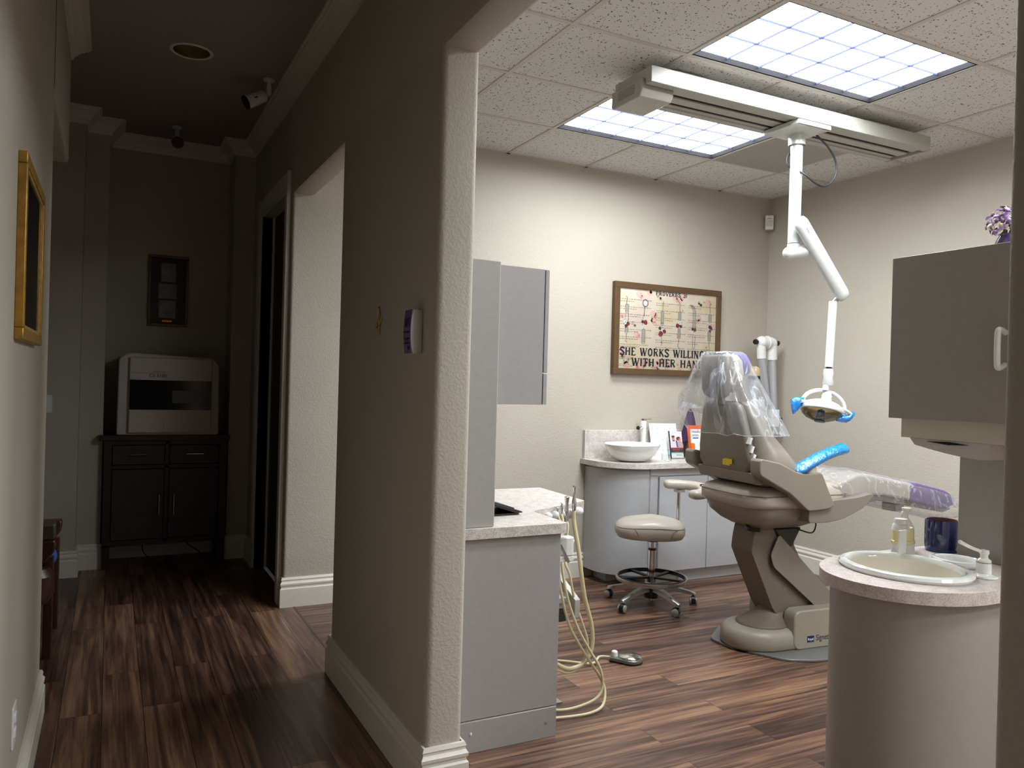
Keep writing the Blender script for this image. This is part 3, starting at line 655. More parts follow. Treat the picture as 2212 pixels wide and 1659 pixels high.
handpiece('wedge-headed chrome handpiece beside the tall slim one', (1.836, 3.015), [(0.009, 0.800), (0.0095, 0.86), (0.008, 0.885), (0.011, 0.905), (0.012, 0.914), (0.004, 0.918)],
          [(1.83, 2.99, 0.78), (1.80, 2.96, 0.65), (1.815, P2-0.01, 0.584), (1.844, P2-0.01, 0.470), (1.895, P2-0.01, 0.344), (1.919, P2-0.01, 0.270), (1.911, P2, 0.20), (1.870, P2, 0.155), (1.80, P2, 0.155), (1.70, P2+0.02, 0.22), (1.652, P2+0.03, 0.33)], 0.0055)
handpiece('short chrome syringe tip, second from the left in the holder bar', (1.808, 3.012), [(0.006, 0.835), (0.006, 0.86), (0.0075, 0.865), (0.005, 0.875), (0.004, 0.884), (0.0055, 0.888), (0.001, 0.892)],
          [(1.80, 2.98, 0.78), (1.77, 2.96, 0.62), (1.772, P2-0.02, 0.50), (1.811, P2-0.02, 0.372), (1.866, P2-0.02, 0.277), (1.930, P2-0.02, 0.185), (1.975, P2-0.03, 0.118), (1.990, P2-0.05, 0.065), (1.955, P2-0.09, 0.018), (1.88, P2-0.12, 0.0095), (1.78, P2-0.12, 0.0095), (1.68, P2-0.10, 0.0095)], 0.0062)
handpiece('small chrome tip low behind the near corner of the worktop', (1.79, 3.018), [(0.004, 0.835), (0.004, 0.85), (0.006, 0.858), (0.004, 0.866), (0.001, 0.868)],
          [(1.79, 2.98, 0.78), (1.776, 2.94, 0.62), (1.80, P2-0.03, 0.474), (1.853, P2-0.03, 0.349), (1.918, P2-0.03, 0.243), (1.966, P2-0.04, 0.164), (1.978, P2-0.05, 0.090), (1.945, P2-0.06, 0.042), (1.86, P2-0.06, 0.018), (1.76, P2-0.05, 0.012), (1.68, P2, 0.02)], 0.0062)
t = thing('suction_bracket', 'white swivel bracket under the near corner of the worktop', 'bracket', (1.72, 2.86, 0.66))
b = B(); b.prism(rrect(1.750, 2.86, 0.023, 0.022, 0.012), 0.690, 0.772); b.build('housing', WHITE, t, world=True, bevel=0.006)
b = B(); b.ball((1.700, 2.87, 0.770), 0.024); b.cyl((1.712, 2.87, 0.74), (1.69, 2.87, 0.74), 0.02); b.build('side_knob', WHITE, t, world=True)
b = B(); b.ball((1.774, 2.86, 0.750), 0.010); b.build('button', WHITE, t, world=True)
b = B(); b.box(1.66, 1.772, 2.84, 2.885, 0.668, 0.690); b.box(1.62, 1.67, 2.84, 2.885, 0.668, 0.80); b.box(1.64, 1.70, 2.85, 2.88, 0.70, 0.71); b.build('arm_plate', WHITE, t, world=True, bevel=0.003)
b = B(); b.obox((1.722, 2.835, 0.705), (0.5, 0, -0.87), (0, 1, 0), 0.045, 0.003, 0.006); b.build('strut', ALU, t, world=True)
t = thing('control_box', 'grey metal control box and post under the worktop, behind the hanging hoses', 'control box', (1.78, 3.02, 0.0))
b = B(); b.box(1.66, 1.83, 2.97, 3.16, 0.45, 0.475); b.box(1.68, 1.82, 2.98, 3.15, 0.425, 0.45); b.build('shelf', OFFW, t, world=True, bevel=0.002)
b = B(); b.prism(rpoly([(2.92, 0.395), (2.955, 0.395), (2.955, 0.455), (3.2, 0.57), (3.2, 0.60), (2.92, 0.475)], 0.004), 1.835, 1.86, axis='x'); b.build('side_rail', OFFW, t, world=True)
b = B(); b.box(1.68, 1.83, 2.985, 3.14, 0.365, 0.424); b.build('terminal_block', mat('dark_grey_block', srgb(70, 70, 70), 0.4, noise=0.3, nscale=80), t, world=True)
b = B(); b.box(1.782, 1.798, 3.00, 3.03, 0.005, 0.365); b.box(1.75, 1.82, 2.98, 3.08, 0, 0.008); b.build('post', ALU, t, world=True)
t = thing('foot_pedal', 'round chrome foot control disc on the wood floor', 'foot pedal', (2.40, 3.31, 0))
pc = Vector((2.415, 3.295, 0)); pd = Vector((-0.77, 0.64, 0))
b = B(); pts = []
for k in range(25):
    a = math.atan2(pd.y, pd.x)+R(62)+2*PI*(1-124/360)*k/24; pts.append((pc.x+0.062*math.cos(a), pc.y+0.062*math.sin(a)))
e = pc+pd*0.105; n_ = Vector((-pd.y, pd.x, 0)); pts += [(e.x-n_.x*0.032, e.y-n_.y*0.032), (e.x+n_.x*0.032, e.y+n_.y*0.032)]
b.prism(pts, 0.004, 0.024); b.build('base', mat('grey_cast_metal', srgb(140, 142, 140), 0.25, metal=0.8), t, world=True, bevel=0.006, seg=3)
b = B(); b.prism(pts, 0.0, 0.005); b.build('rubber_foot', BLACK, t, world=True)
b = B(); b.lathe([(0.056, 0.024), (0.057, 0.030), (0.052, 0.034), (0.02, 0.041), (0.001, 0.043)], c=pc, seg=40); b.build('disc', CHROME, t, world=True)
b = B(); q = pc+pd*0.082; b.lathe([(0.017, 0.024), (0.016, 0.045), (0.012, 0.05), (0.001, 0.05)], c=(q.x, q.y, 0), seg=16); b.build('knob', WHITE, t, world=True)
b = B(); b.tube([pc+pd*0.10+Vector((0, 0, 0.014)), pc+pd*0.16+Vector((0.0, 0.0, 0.010)), (2.20, 3.33, 0.010), (2.08, 3.42, 0.01), (1.95, 3.49, 0.01), (1.82, 3.47, 0.01), (1.72, 3.40, 0.01)], 0.0065); b.build('cord', HOSE, t, world=True)
b = B(); b.tube([(1.66, 2.98, 0.25), (1.70, 2.97, 0.15), (1.715, 2.96, 0.09), (1.70, 2.96, 0.055), (1.66, 2.96, 0.05)], 0.004); tagp(b.build('wire_loop', HOSE), 'small pale wire loop behind the grey end panel, near the floor', 'wire')


# ------------------------------------------------------------------ vanity at the back wall
VZ = 0.875
def arc(cx, cy, rx, ry, a0, a1, n=14): return [(cx+rx*math.cos(R(a0+(a1-a0)*k/n)), cy+ry*math.sin(R(a0+(a1-a0)*k/n))) for k in range(n+1)]
t = thing('vanity_cabinet', 'pale grey cabinet with a rounded end, under the vessel sink', 'cabinet', (3.8, 4.7, 0))
outl = [(3.15, 4.915)] + arc(3.43, 4.80, 0.28, 0.28, 180, 270)
shell = outl + [(4.40, 4.52), (4.40, 4.915)]
b = B(); b.prism([(p[0], p[1]) for p in shell], 0.10, VZ-0.04); b.build('body', CABB, t, world=True, angle=40)
sh = arc(3.43, 4.80, 0.288, 0.288, 180, 268)
b = B(); b.prism([(3.142, 4.915)]+sh+[(3.436, 4.52), (3.15, 4.80), (3.15, 4.915)], 0.075, VZ-0.055); b.build('curved_side', CABB, t, world=True, angle=40)
b = B(); b.box(3.438, 4.40, 4.512, 4.52, VZ-0.095, VZ-0.04); b.box(3.438, 3.50, 4.512, 4.52, 0.10, VZ-0.09); b.build('face_frame', CABB, t, world=True, bevel=0.001)
for x0, x1 in ((3.512, 3.952), (3.958, 4.392)):
    b = B(); b.box(x0, x1, 4.498, 4.514, 0.092, VZ-0.10); dr = b.build('door', CABB, t, world=True, bevel=0.002)
    b = B(); xm = x0+0.05 if x0 > 3.9 else x1-0.09
    b.tube([(xm, 4.498, 0.715), (xm, 4.478, 0.715), (xm+0.06, 4.478, 0.715), (xm+0.06, 4.498, 0.715)], 0.004, sm=3); b.build('handle', CHROME, dr, world=True)
b = B(); b.box(3.45, 4.40, 4.56, 4.90, 0, 0.10); b.box(3.23, 3.5, 4.74, 4.90, 0, 0.10); b.box(3.74, 4.37, 4.545, 4.56, 0, 0.095); b.build('toe_kick', CABB, t, world=True, smooth=False)
b = B(); b.box(4.37, 4.42, 4.50, 4.915, 0, VZ-0.04); b.build('end_panel', CABB, t, world=True, bevel=0.002)
t = thing('vanity_worktop', 'pale round-ended worktop with a low upstand, under the vessel sink', 'worktop', (3.8, 4.7, VZ-0.036))
b = B(); b.prism([(3.10, 4.915)]+arc(3.41, 4.77, 0.31, 0.32, 180, 270)+[(4.44, 4.45), (4.44, 4.915)], VZ-0.036, VZ); b.build('surface', CTOP, t, world=True, angle=50)
b = B(); b.box(3.125, 4.44, 4.89, 4.918, VZ, 1.085); b.build('upstand', CTOP, t, world=True, bevel=0.002)
b = B(); b.box(3.119, 3.125, 4.889, 4.918, VZ, 1.085); b.build('upstand_edge', EDGE, t, world=True, smooth=False)
b = B()
b.lathe([(0.001, 0.0), (0.075, 0.0), (0.12, 0.012), (0.165, 0.05), (0.195, 0.105), (0.201, 0.122), (0.198, 0.128), (0.192, 0.122), (0.16, 0.06), (0.115, 0.022), (0.03, 0.014), (0.001, 0.014)], seg=56, M=Matrix.Translation((3.375, 4.655, VZ+0.0005)) @ Matrix.Diagonal((1.05, 0.92, 1, 1)), caps=False)
tagp(b.build('vessel_sink', CERAM), 'white vessel sink bowl on the pale worktop below the framed verse', 'sink')
t = thing('faucet', 'tall white faucet with a chrome-tipped spout, behind the vessel sink', 'faucet', (3.60, 4.83, VZ))
b = B(); b.lathe([(0.001, VZ), (0.032, VZ), (0.028, VZ+0.006), (0.024, VZ+0.012), (0.021, VZ+0.15), (0.023, VZ+0.285), (0.001, VZ+0.285)], c=(3.60, 4.83, 0), seg=28); b.build('column', CERAM, t, world=True)
b = B(); b.cyl((3.60, 4.83, 1.115), (3.535, 4.78, 1.112), 0.013); b.build('spout', CERAM, t, world=True)
b = B(); b.tube([(3.536, 4.781, 1.112), (3.492, 4.747, 1.110)], 0.0155, 20, 0); b.build('spout_tip', CHROME, t, world=True)
b = B(); b.tube([(3.4925, 4.7475, 1.110), (3.4915, 4.7465, 1.110)], 0.0125, 20, 0); b.build('spout_mouth', BLACK, t, world=True)
b = B(); b.lathe([(0.001, 0), (0.023, 0), (0.023, 0.014), (0.001, 0.014)], c=(3.60, 4.83, VZ+0.286), seg=28); b.obox((3.635, 4.835, VZ+0.296), (1, 0.1, 0), (0, 1, 0), 0.04, 0.010, 0.0035); b.build('lever', CHROME, t, world=True)
def leaning(c, w, h, lean, thick, rz=0):
    """matrix for a card standing at c (bottom centre), front facing -Y, leaning back"""
    return Matrix.Translation(c) @ Matrix.Rotation(rz, 4, 'Z') @ Matrix.Rotation(R(-lean), 4, 'X')
XZ = Matrix(((1, 0, 0, 0), (0, 0, 1, 0), (0, 1, 0, 0), (0, 0, 0, 1)))   # local x,y -> x,z facing -Y
# calendar
M = leaning((3.80, 4.795, VZ), 0.26, 0.28, 14, 0, R(-6))
t = thing('desk_calendar', 'white standing card with rows of small grey marks, behind the photo brochure', 'card', (3.80, 4.795, VZ))
rnd = random.Random(4)
b = B(); b.use(PAPER); b.prism([(-0.125, 0), (0.115, 0), (0.115, 0.27), (-0.125, 0.27)], 0, 0.002, axis='y', M=M); b.use(mat('faint_blue_ink', srgb(166, 176, 192), 0.7))
for i in range(6):
    for j in range(6):
        if rnd.random() < 0.82:
            x = -0.10+i*0.038; z = 0.235-j*0.042
            for q in range(rnd.choice((1, 2, 2))): b.prism([(x+q*0.008, z-rnd.uniform(0.008, 0.016)), (x+q*0.008+0.004, z-0.008), (x+q*0.008+0.0045, z+rnd.uniform(0, 0.007)), (x+q*0.008+0.001, z+0.004)], -0.0008, 0.001, axis='y', M=M)
b.build('card', None, t, world=True, smooth=False)
b = B(); b.prism([(-0.12, 0), (0.11, 0), (0.11, 0.003), (-0.12, 0.003)], 0.0, 0.09, axis='y', M=Matrix.Translation((3.80, 4.80, VZ))); b.build('stand', PAPER, t, world=True, smooth=False)
# brochure in a clear holder
M = leaning((3.86, 4.735, VZ+0.004), 0.1, 0.2, 12, 0, R(-4))
t = thing('brochure_holder', 'clear holder of brochures showing two smiling people, beside the orange stand', 'brochure holder', (3.86, 4.735, VZ))
def quad(b, m_, x0, x1, z0, z1, y=-0.0012, MM=None): b.use(m_); b.prism([(x0, z0), (x1, z0), (x1, z1), (x0, z1)], y, y+0.001, axis='y', M=MM)
b = B(); b.use(PAPER); b.prism([(-0.055, 0.0), (0.055, 0.0), (0.055, 0.205), (-0.055, 0.205)], 0, 0.014, axis='y', M=M); b.build('leaflets', PAPER, t, world=True, smooth=False)
b = B(); quad(b, mat('pale_photo_ground', srgb(222, 216, 222), 0.6), -0.054, 0.054, 0.082, 0.204, -0.0006, M)
def disc(b, m_, cx, cz, rx, rz_, y, MM, n=14): b.use(m_); b.prism([(cx+rx*math.cos(2*PI*k/n), cz+rz_*math.sin(2*PI*k/n)) for k in range(n)], y, y+0.0008, axis='y', M=MM)
LILAC = mat('printed_pale_lilac', srgb(205, 200, 218), 0.6); SLATE = mat('printed_slate', srgb(84, 88, 104), 0.6)
disc(b, LILAC, -0.026, 0.098, 0.030, 0.042, -0.0014, M); disc(b, mat('printed_mauve', srgb(176, 150, 166), 0.6), 0.030, 0.096, 0.030, 0.038, -0.0016, M)
b.use(SLATE); b.prism([(-0.002, 0.085), (0.012, 0.083), (0.008, 0.135), (-0.006, 0.138)], -0.0024, -0.001, axis='y', M=M)
disc(b, SKIN, -0.026, 0.150, 0.0125, 0.019, -0.002, M); disc(b, HAIRP, -0.027, 0.166, 0.0145, 0.009, -0.0025, M); disc(b, HAIRP, -0.024, 0.136, 0.010, 0.006, -0.0025, M)
disc(b, HAIRP, 0.020, 0.150, 0.020, 0.015, -0.002, M); disc(b, SKIN, 0.031, 0.138, 0.0105, 0.017, -0.0025, M); disc(b, PAPER, -0.024, 0.142, 0.005, 0.0016, -0.003, M); disc(b, PAPER, 0.033, 0.131, 0.005, 0.0016, -0.003, M)
quad(b, INKR, -0.054, 0.054, 0.078, 0.082, -0.0018, M); quad(b, mat('printed_charcoal', srgb(62, 64, 74), 0.6), -0.054, 0.054, 0.044, 0.078, -0.0018, M); quad(b, TEAL, -0.054, 0.054, 0.038, 0.044, -0.0018, M)
TM = M @ Matrix.Translation((0, -0.0022, 0)) @ XZ
b.use(INKR); b.text('express', 0.020, TM @ Matrix.Translation((-0.008, 0.062, 0)), 0.0003); b.text('YOURSELF', 0.011, TM @ Matrix.Translation((-0.008, 0.049, 0)), 0.0003)
b.use(INKG); b.text('clearcorrect', 0.010, TM @ Matrix.Translation((0.015, 0.022, 0)), 0.0003)
b.build('front_print', None, t, world=True, smooth=False)
b = B(); b.prism([(-0.06, -0.004), (0.06, -0.004), (0.06, 0.075), (-0.06, 0.075)], -0.010, -0.008, axis='y', M=M); b.prism([(-0.06, -0.004), (0.06, -0.004), (0.06, 0.004), (-0.06, 0.004)], -0.010, 0.02, axis='y', M=M); b.prism([(-0.064, -0.004), (-0.061, -0.004), (-0.061, 0.21), (-0.064, 0.21)], -0.010, 0.02, axis='y', M=M); b.build('clear_pocket', GLASS, t, world=True, smooth=False)
# orange stand
M = leaning((4.005, 4.69, VZ+0.004), 0.13, 0.25, 10, 0, R(-4))
t = thing('leaflet_stand', 'orange leaflet stand with white cards, next to the chair back', 'leaflet stand', (4.005, 4.69, VZ))
b = B(); b.prism(rpoly([(-0.065, 0), (0.065, 0), (0.065, 0.255), (-0.065, 0.255)], 0.012), 0, 0.005, axis='y', M=M); b.prism([(-0.065, 0), (0.065, 0), (0.065, 0.10), (-0.045, 0.115), (-0.065, 0.115)], -0.030, -0.026, axis='y', M=M)
b.prism([(-0.065, 0), (0.065, 0), (0.065, 0.006), (-0.065, 0.006)], -0.030, 0.005, axis='y', M=M); b.prism([(-0.065, 0), (-0.061, 0), (-0.061, 0.255), (-0.065, 0.255)], -0.030, 0.005, axis='y', M=M); b.build('stand', ORANGE, t, world=True, bevel=0.001)
b = B(); b.prism([(-0.045, 0.02), (0.052, 0.02), (0.052, 0.225), (-0.045, 0.225)], -0.006, -0.001, axis='y', M=M); c1 = b.build('upper_card', PAPER, t, world=True, smooth=False)
TM = M @ Matrix.Translation((0, -0.007, 0)) @ XZ
b = B(); b.use(INKN); b.text('waterpik', 0.020, TM @ Matrix.Translation((0.0, 0.198, 0)), 0.0003); b.use(INKG)
for z, w in ((0.180, 0.028), (0.171, 0.034)): quad(b, INKG, -w, w, z, z+0.0035, -0.0072, M)
quad(b, INKB, -0.027, 0.027, 0.152, 0.161, -0.0072, M)
b.build('upper_print', None, t, world=True, smooth=False)
b = B(); b.prism([(-0.030, 0.012), (0.066, 0.012), (0.066, 0.118), (-0.030, 0.118)], -0.035, -0.031, axis='y', M=M); b.build('lower_card', PAPER, t, world=True, smooth=False)
TM = M @ Matrix.Translation((0, -0.036, 0)) @ XZ
b = B(); b.use(INKB); b.text('waterpik', 0.024, TM @ Matrix.Translation((0.022, 0.032, 0)), 0.0003); b.use(INKR); b.text('water flosser', 0.0145, TM @ Matrix.Translation((0.020, 0.018, 0)), 0.0003)
b.use(INKG); b.tube([M @ Vector((0.012+0.018*math.cos(a*0.5), -0.0362, 0.085+0.022*math.sin(a*0.5))) for a in range(13)], 0.0007, 4, 2); b.tube([M @ Vector(p) for p in ((0.0, -0.0362, 0.088), (0.010, -0.0362, 0.092), (0.022, -0.0362, 0.088))], 0.0007, 4, 2); b.tube([M @ Vector(p) for p in ((0.04, -0.0362, 0.05), (0.045, -0.0362, 0.08))], 0.0012, 4, 2)
b.build('lower_print', None, t, world=True, smooth=False)
# purple cone ornament on a sequined base, behind the orange stand
t = thing('cone_ornament', 'dark purple velvet cone ornament with a gold sequined base, behind the orange stand', 'ornament', (4.09, 4.80, VZ))
b = B(); b.lathe([(0.001, VZ), (0.075, VZ), (0.09, VZ+0.05), (0.078, VZ+0.14), (0.055, VZ+0.165), (0.001, VZ+0.168)], c=(4.10, 4.80, 0), seg=24)
def seq_mat():
    M = NT('gold_sequins'); co = M.coord(); vo = M.n('ShaderNodeTexVoronoi', Vector=co, Scale=170.0)
    sp = M.n('ShaderNodeSeparateColor', i0=vo.outputs['Color']); M.l(M.ramp(sp.outputs[0], [(0.3, srgb(60, 44, 24)), (0.5, srgb(190, 160, 100)), (0.8, srgb(245, 238, 215))]), M.b.inputs['Base Color'])
    M.b.inputs['Metallic'].default_value = 0.5; M.b.inputs['Roughness'].default_value = 0.35; return M.m
b.build('sequined_base', seq_mat(), t, world=True)
b = B(); b.lathe([(0.082, VZ+0.13), (0.078, VZ+0.15), (0.060, VZ+0.20), (0.046, VZ+0.25), (0.038, VZ+0.30), (0.02, VZ+0.36), (0.004, VZ+0.38)], c=(4.03, 4.81, 0), seg=24); b.build('velvet_cone', PURPD, t, world=True)
b = B(); c = (3.70, 4.70); b.lathe([(0.001, VZ), (0.020, VZ), (0.020, VZ+0.045), (0.012, VZ+0.055), (0.010, VZ+0.06), (0.010, VZ+0.075), (0.001, VZ+0.076)], c=(c[0], c[1], 0), seg=20)
tagp(b.build('small_bottle', mat('frosted_plastic', srgb(222, 228, 230), 0.15, alpha=0.75)), 'tiny frosted white bottle beside the vessel sink', 'bottle')
b = B(); b.lathe([(0.001, VZ), (0.055, VZ), (0.058, VZ+0.004), (0.05, VZ+0.006), (0.001, VZ+0.005)], c=(3.70, 4.60, 0), seg=32); tagp(b.build('saucer', CERAM), 'flat white round dish on the worktop in front of the tiny bottle', 'dish')

# ------------------------------------------------------------------ framed verse
px0, px1, pz0, pz1, py = 3.345, 4.378, 1.507, 2.205, 4.885
t = thing('framed_poster', 'brown framed floral print of dental tools with a Proverbs verse, on the back wall', 'picture', ((px0+px1)/2, 4.92, pz0))
fw = 0.046
b = B()
for u0, u1, q0, q1 in ((px0, px1, pz0, pz0+fw), (px0, px1, pz1-fw, pz1), (px0, px0+fw, pz0+fw, pz1-fw), (px1-fw, px1, pz0+fw, pz1-fw)): b.box(u0, u1, py-0.008, 4.92, q0, q1)
b.build('frame', BRONZE, t, world=True, bevel=0.002)
b = B(); b.box(px0+fw-0.004, px1-fw+0.004, py+0.004, 4.91, pz0+fw-0.004, pz1-fw+0.004)
def poster_mat():
    M = NT('aged_paper_print'); co = M.coord(); n = M.n('ShaderNodeTexNoise', Vector=co, Scale=3.0, Detail=3.0)
    M.l(M.ramp(n.outputs[0], [(0.35, srgb(228, 208, 172)), (0.5, srgb(232, 220, 200)), (0.65, srgb(228, 206, 194))]), M.b.inputs['Base Color']); M.b.inputs['Roughness'].default_value = 0.55; return M.m
b.build('paper', poster_mat(), t, world=True, smooth=False)
# print: u across 0..1, v up 0..1 on the sheet
U0, U1, V0, V1 = px0+fw, px1-fw, pz0+fw, pz1-fw
WU, HV = U1-U0, V1-V0
b = B(); lay = [0]
def pp(u, v, k): return (U0+u*WU, py+0.0035-0.00008*k, V0+v*HV)
def ribbon(m_, pts, w, k=6, closed=False):
    """thin line in metres width along (u,v) points"""
    b.use(m_)
    P = [Vector((U0+u*WU, V0+v*HV)) for u, v in pts]
    if closed: P.append(P[0])
    L = []; Rr = []
    for i, p in enumerate(P):
        d_ = (P[min(i+1, len(P)-1)]-P[max(i-1, 0)])
        if closed and i in (0, len(P)-1): d_ = P[1]-P[-2]
        d_.normalize(); n_ = Vector((-d_.y, d_.x))*(w[i] if isinstance(w, (list, tuple)) else w)/2
        y = py+0.0035-0.00008*k
        L.append(b.bm.verts.new((p.x+n_.x, y, p.y+n_.y))); Rr.append(b.bm.verts.new((p.x-n_.x, y, p.y-n_.y)))
    for i in range(len(P)-1): b.face([L[i], L[i+1], Rr[i+1], Rr[i]])
def blob(m_, u, v, r, k=4, n=12, jag=0.25, rd=random.Random(7)):
    b.use(m_); y = py+0.0035-0.00008*k
    vs = [b.bm.verts.new((U0+u*WU+r*(1+rd.uniform(-jag, jag))*math.cos(2*PI*i/n), y, V0+v*HV+r*(1+rd.uniform(-jag, jag))*math.sin(2*PI*i/n))) for i in range(n)]
    b.face(vs[::-1])
rd = random.Random(11)
# blush flowers along the edges and the middle
for u, v in ((0.2, 0.93), (0.3, 0.97), (0.62, 0.93), (0.56, 0.9), (0.92, 0.92), (0.97, 0.6), (0.03, 0.66), (0.18, 0.4), (0.02, 0.22), (0.05, 0.17), (0.27, 0.08), (0.07, 0.04), (0.2, 0.02), (0.38, 0.06), (0.42, 0.10), (0.5, 0.03), (0.62, 0.05), (0.75, 0.05), (0.86, 0.06), (0.96, 0.09), (0.34, 0.68), (0.34, 0.60), (0.6, 0.45), (0.8, 0.68)):
    for q in range(5): blob(BLUSH if q % 2 else mat('printed_pale_pink', srgb(236, 196, 184), 0.7), u+rd.uniform(-.02, .02), v+rd.uniform(-.03, .03), rd.uniform(0.010, 0.026), 1+q % 3)
for u, v in ((0.05, 0.12), (0.1, 0.09), (0.33, 0.05), (0.40, 0.02), (0.25, 0.03), (0.39, 0.92), (0.8, 0.9), (0.85, 0.88), (0.9, 0.3), (0.62, 0.75), (0.15, 0.55)):
    for q in range(3): blob(mat('printed_sage', srgb(176, 176, 146), 0.7), u+rd.uniform(-.02, .02), v+rd.uniform(-.03, .03), rd.uniform(0.006, 0.014), 3)
# columns of fine print
TINY = mat('printed_fine_text', srgb(150, 142, 134), 0.8)
for c0, c1, vtop in ((0.01, 0.30, 0.86), (0.365, 0.66, 0.84), (0.70, 0.985, 0.84)):
    v = vtop
    while v > 0.27:
        for line in range(2):
            u = c0; end = c1-(0.0 if line == 0 else rd.uniform(0.08, 0.18))
            while u < end:
                wd_ = rd.uniform(0.006, 0.022); hh = rd.uniform(0.006, 0.011)
                b.use(TINY); b.face([b.bm.verts.new(pp(*q, 4)) for q in ((u, v), (u+wd_, v), (u+wd_*0.95, v+hh), (u, v+hh*0.8))]); u += wd_+0.006
            v -= 0.026
        v -= 0.042
for v, c1 in ((0.135, 0.14), (0.115, 0.12), (0.045, 0.11), (0.025, 0.13)):
    u = 0.01
    while u < c1:
        b.use(TINY); w_ = rd.uniform(0.006, 0.02); b.face([b.bm.verts.new(pp(*q, 4)) for q in ((u, v), (u+w_, v), (u+w_, v+0.009), (u, v+0.008))]); u += w_+0.006
# six dental tools
LN = 0.0022; DK = INKN
GREYF = mat('printed_handle_grey', srgb(176, 172, 162), 0.7)
def grip(u, v0, v1, w):
    b.use(GREYF); b.face([b.bm.verts.new(pp(*q, 5)) for q in ((u-w, v0), (u+w, v0), (u+w, v1), (u-w, v1))])
    ribbon(DK, [(u-w, v0), (u-w, v1-0.01), (u-w*0.5, v1), (u+w*0.5, v1), (u+w, v1-0.01), (u+w, v0), (u+w*0.5, v0-0.012), (u-w*0.5, v0-0.012)], LN, 6, True)
def flowers(u, v, s, cols):
    for dx, dy, r, m_ in cols:
        blob(LEAFP, u+dx*s*1.4, v+dy*s*1.9-0.01, r*0.5, 7, 8); blob(m_, u+dx*s, v+dy*s*1.5, r, 8, 12, 0.12); blob(ROSED if m_ is not PAPER else GREYF, u+dx*s, v+dy*s*1.5, r*0.35, 9, 8)
    for q in range(7): blob(DK, u+s*rd.uniform(-1.8, 1.8), v+s*rd.uniform(-1.2, 3.2), 0.0028, 8, 6)
T6 = (0.075, 0.255, 0.43, 0.61, 0.765, 0.935)
u = T6[0]; grip(u, 0.70, 0.80, 0.016); ribbon(DK, [(u-.006, .80), (u, .88), (u-.012, .90)], LN*1.6); ribbon(DK, [(u-.014, .69), (u-.014, .58)], LN); ribbon(DK, [(u+.014, .69), (u+.014, .58)], LN*1.5); grip(u, 0.45, 0.52, 0.015); ribbon(DK, [(u, .44), (u, .36), (u-.01, .345), (u+.008, .325)], LN*1.6)
u = T6[1]; ribbon(DK, [(u+0.026*math.cos(a*0.45), 0.83+0.045*math.sin(a*0.45)) for a in range(14)], LN*2.4, 6, True); blob(PAPER, u, .83, .017, 5); ribbon(DK, [(u-.006, .785), (u-.012, .66)], LN*2); ribbon(DK, [(u-.022, .66), (u-.022, .62)], LN); grip(u-.012, 0.33, 0.50, 0.017)
u = T6[2]; grip(u, 0.60, 0.745, 0.014); ribbon(DK, [(u-.004, .745), (u+.003, .87), (u+.010, .87), (u+.006, .745)], LN); grip(u, 0.58, 0.60, 0.014); ribbon(DK, [(u-.003, .43), (u-.003, .36), (u-.008, .33), (u-.002, .30), (u+.004, .33), (u, .36)], LN*1.3)
u = T6[3]; ribbon(DK, [(u, .76), (u, .855), (u-.020, .905)], LN*1.8); grip(u, 0.655, 0.755, 0.014); grip(u-.003, 0.42, 0.54, 0.013); ribbon(DK, [(u-.002, .40), (u-.004, .355), (u-.014, .33), (u-.010, .30), (u+.006, .275)], LN*1.6)
u = T6[4]
for dx in (-.014, -.004, .007, .016): ribbon(DK, [(u+dx, .56), (u+dx, .77), (u+dx-.012, .82), (u+dx-.040, .86)], LN*1.3)
ribbon(DK, [(u-.012, .46), (u-.012, .31), (u-.004, .29), (u+.006, .29), (u+.013, .31), (u+.012, .46)], LN*1.3)
u = T6[5]; ribbon(DK, [(u, .765), (u, .83), (u-.008, .86), (u+.002, .885), (u+.014, .888)], LN*1.6); grip(u, 0.655, 0.755, 0.015); grip(u-.003, 0.40, 0.53, 0.015); ribbon(DK, [(u-.003, .38), (u-.006, .34), (u+.004, .31), (u-.006, .275), (u-.014, .285)], LN*1.4)
flowers(T6[0], .555, .018, ((-.7, .7, .018, PAPER), (.7, 0, .016, ROSE), (-.3, -1.0, .013, ROSED)))
flowers(T6[1]-.008, .57, .018, ((.8, .6, .019, ROSE), (-.8, .9, .013, ROSED), (0, -1.2, .014, PAPER)))
flowers(T6[2], .50, .022, ((-.6, -1.3, .022, ROSE), (.2, 0, .013, PAPER), (-1.0, .8, .014, ROSED), (1.1, -.3, .015, ROSE)))
flowers(T6[3]-.004, .575, .018, ((.3, 1.4, .015, PAPER), (-.9, .0, .018, ROSE), (.9, -.2, .013, ROSED)))
flowers(T6[4], .53, .018, ((.5, .3, .016, mat('printed_rust', srgb(158, 84, 58), 0.7)), (-.8, .5, .012, ROSED), (-.3, -1.1, .014, PAPER)))
flowers(T6[5]-.002, .56, .018, ((.2, .9, .015, ROSED), (-.9, -.2, .010, PAPER), (.3, -.9, .012, ROSE)))
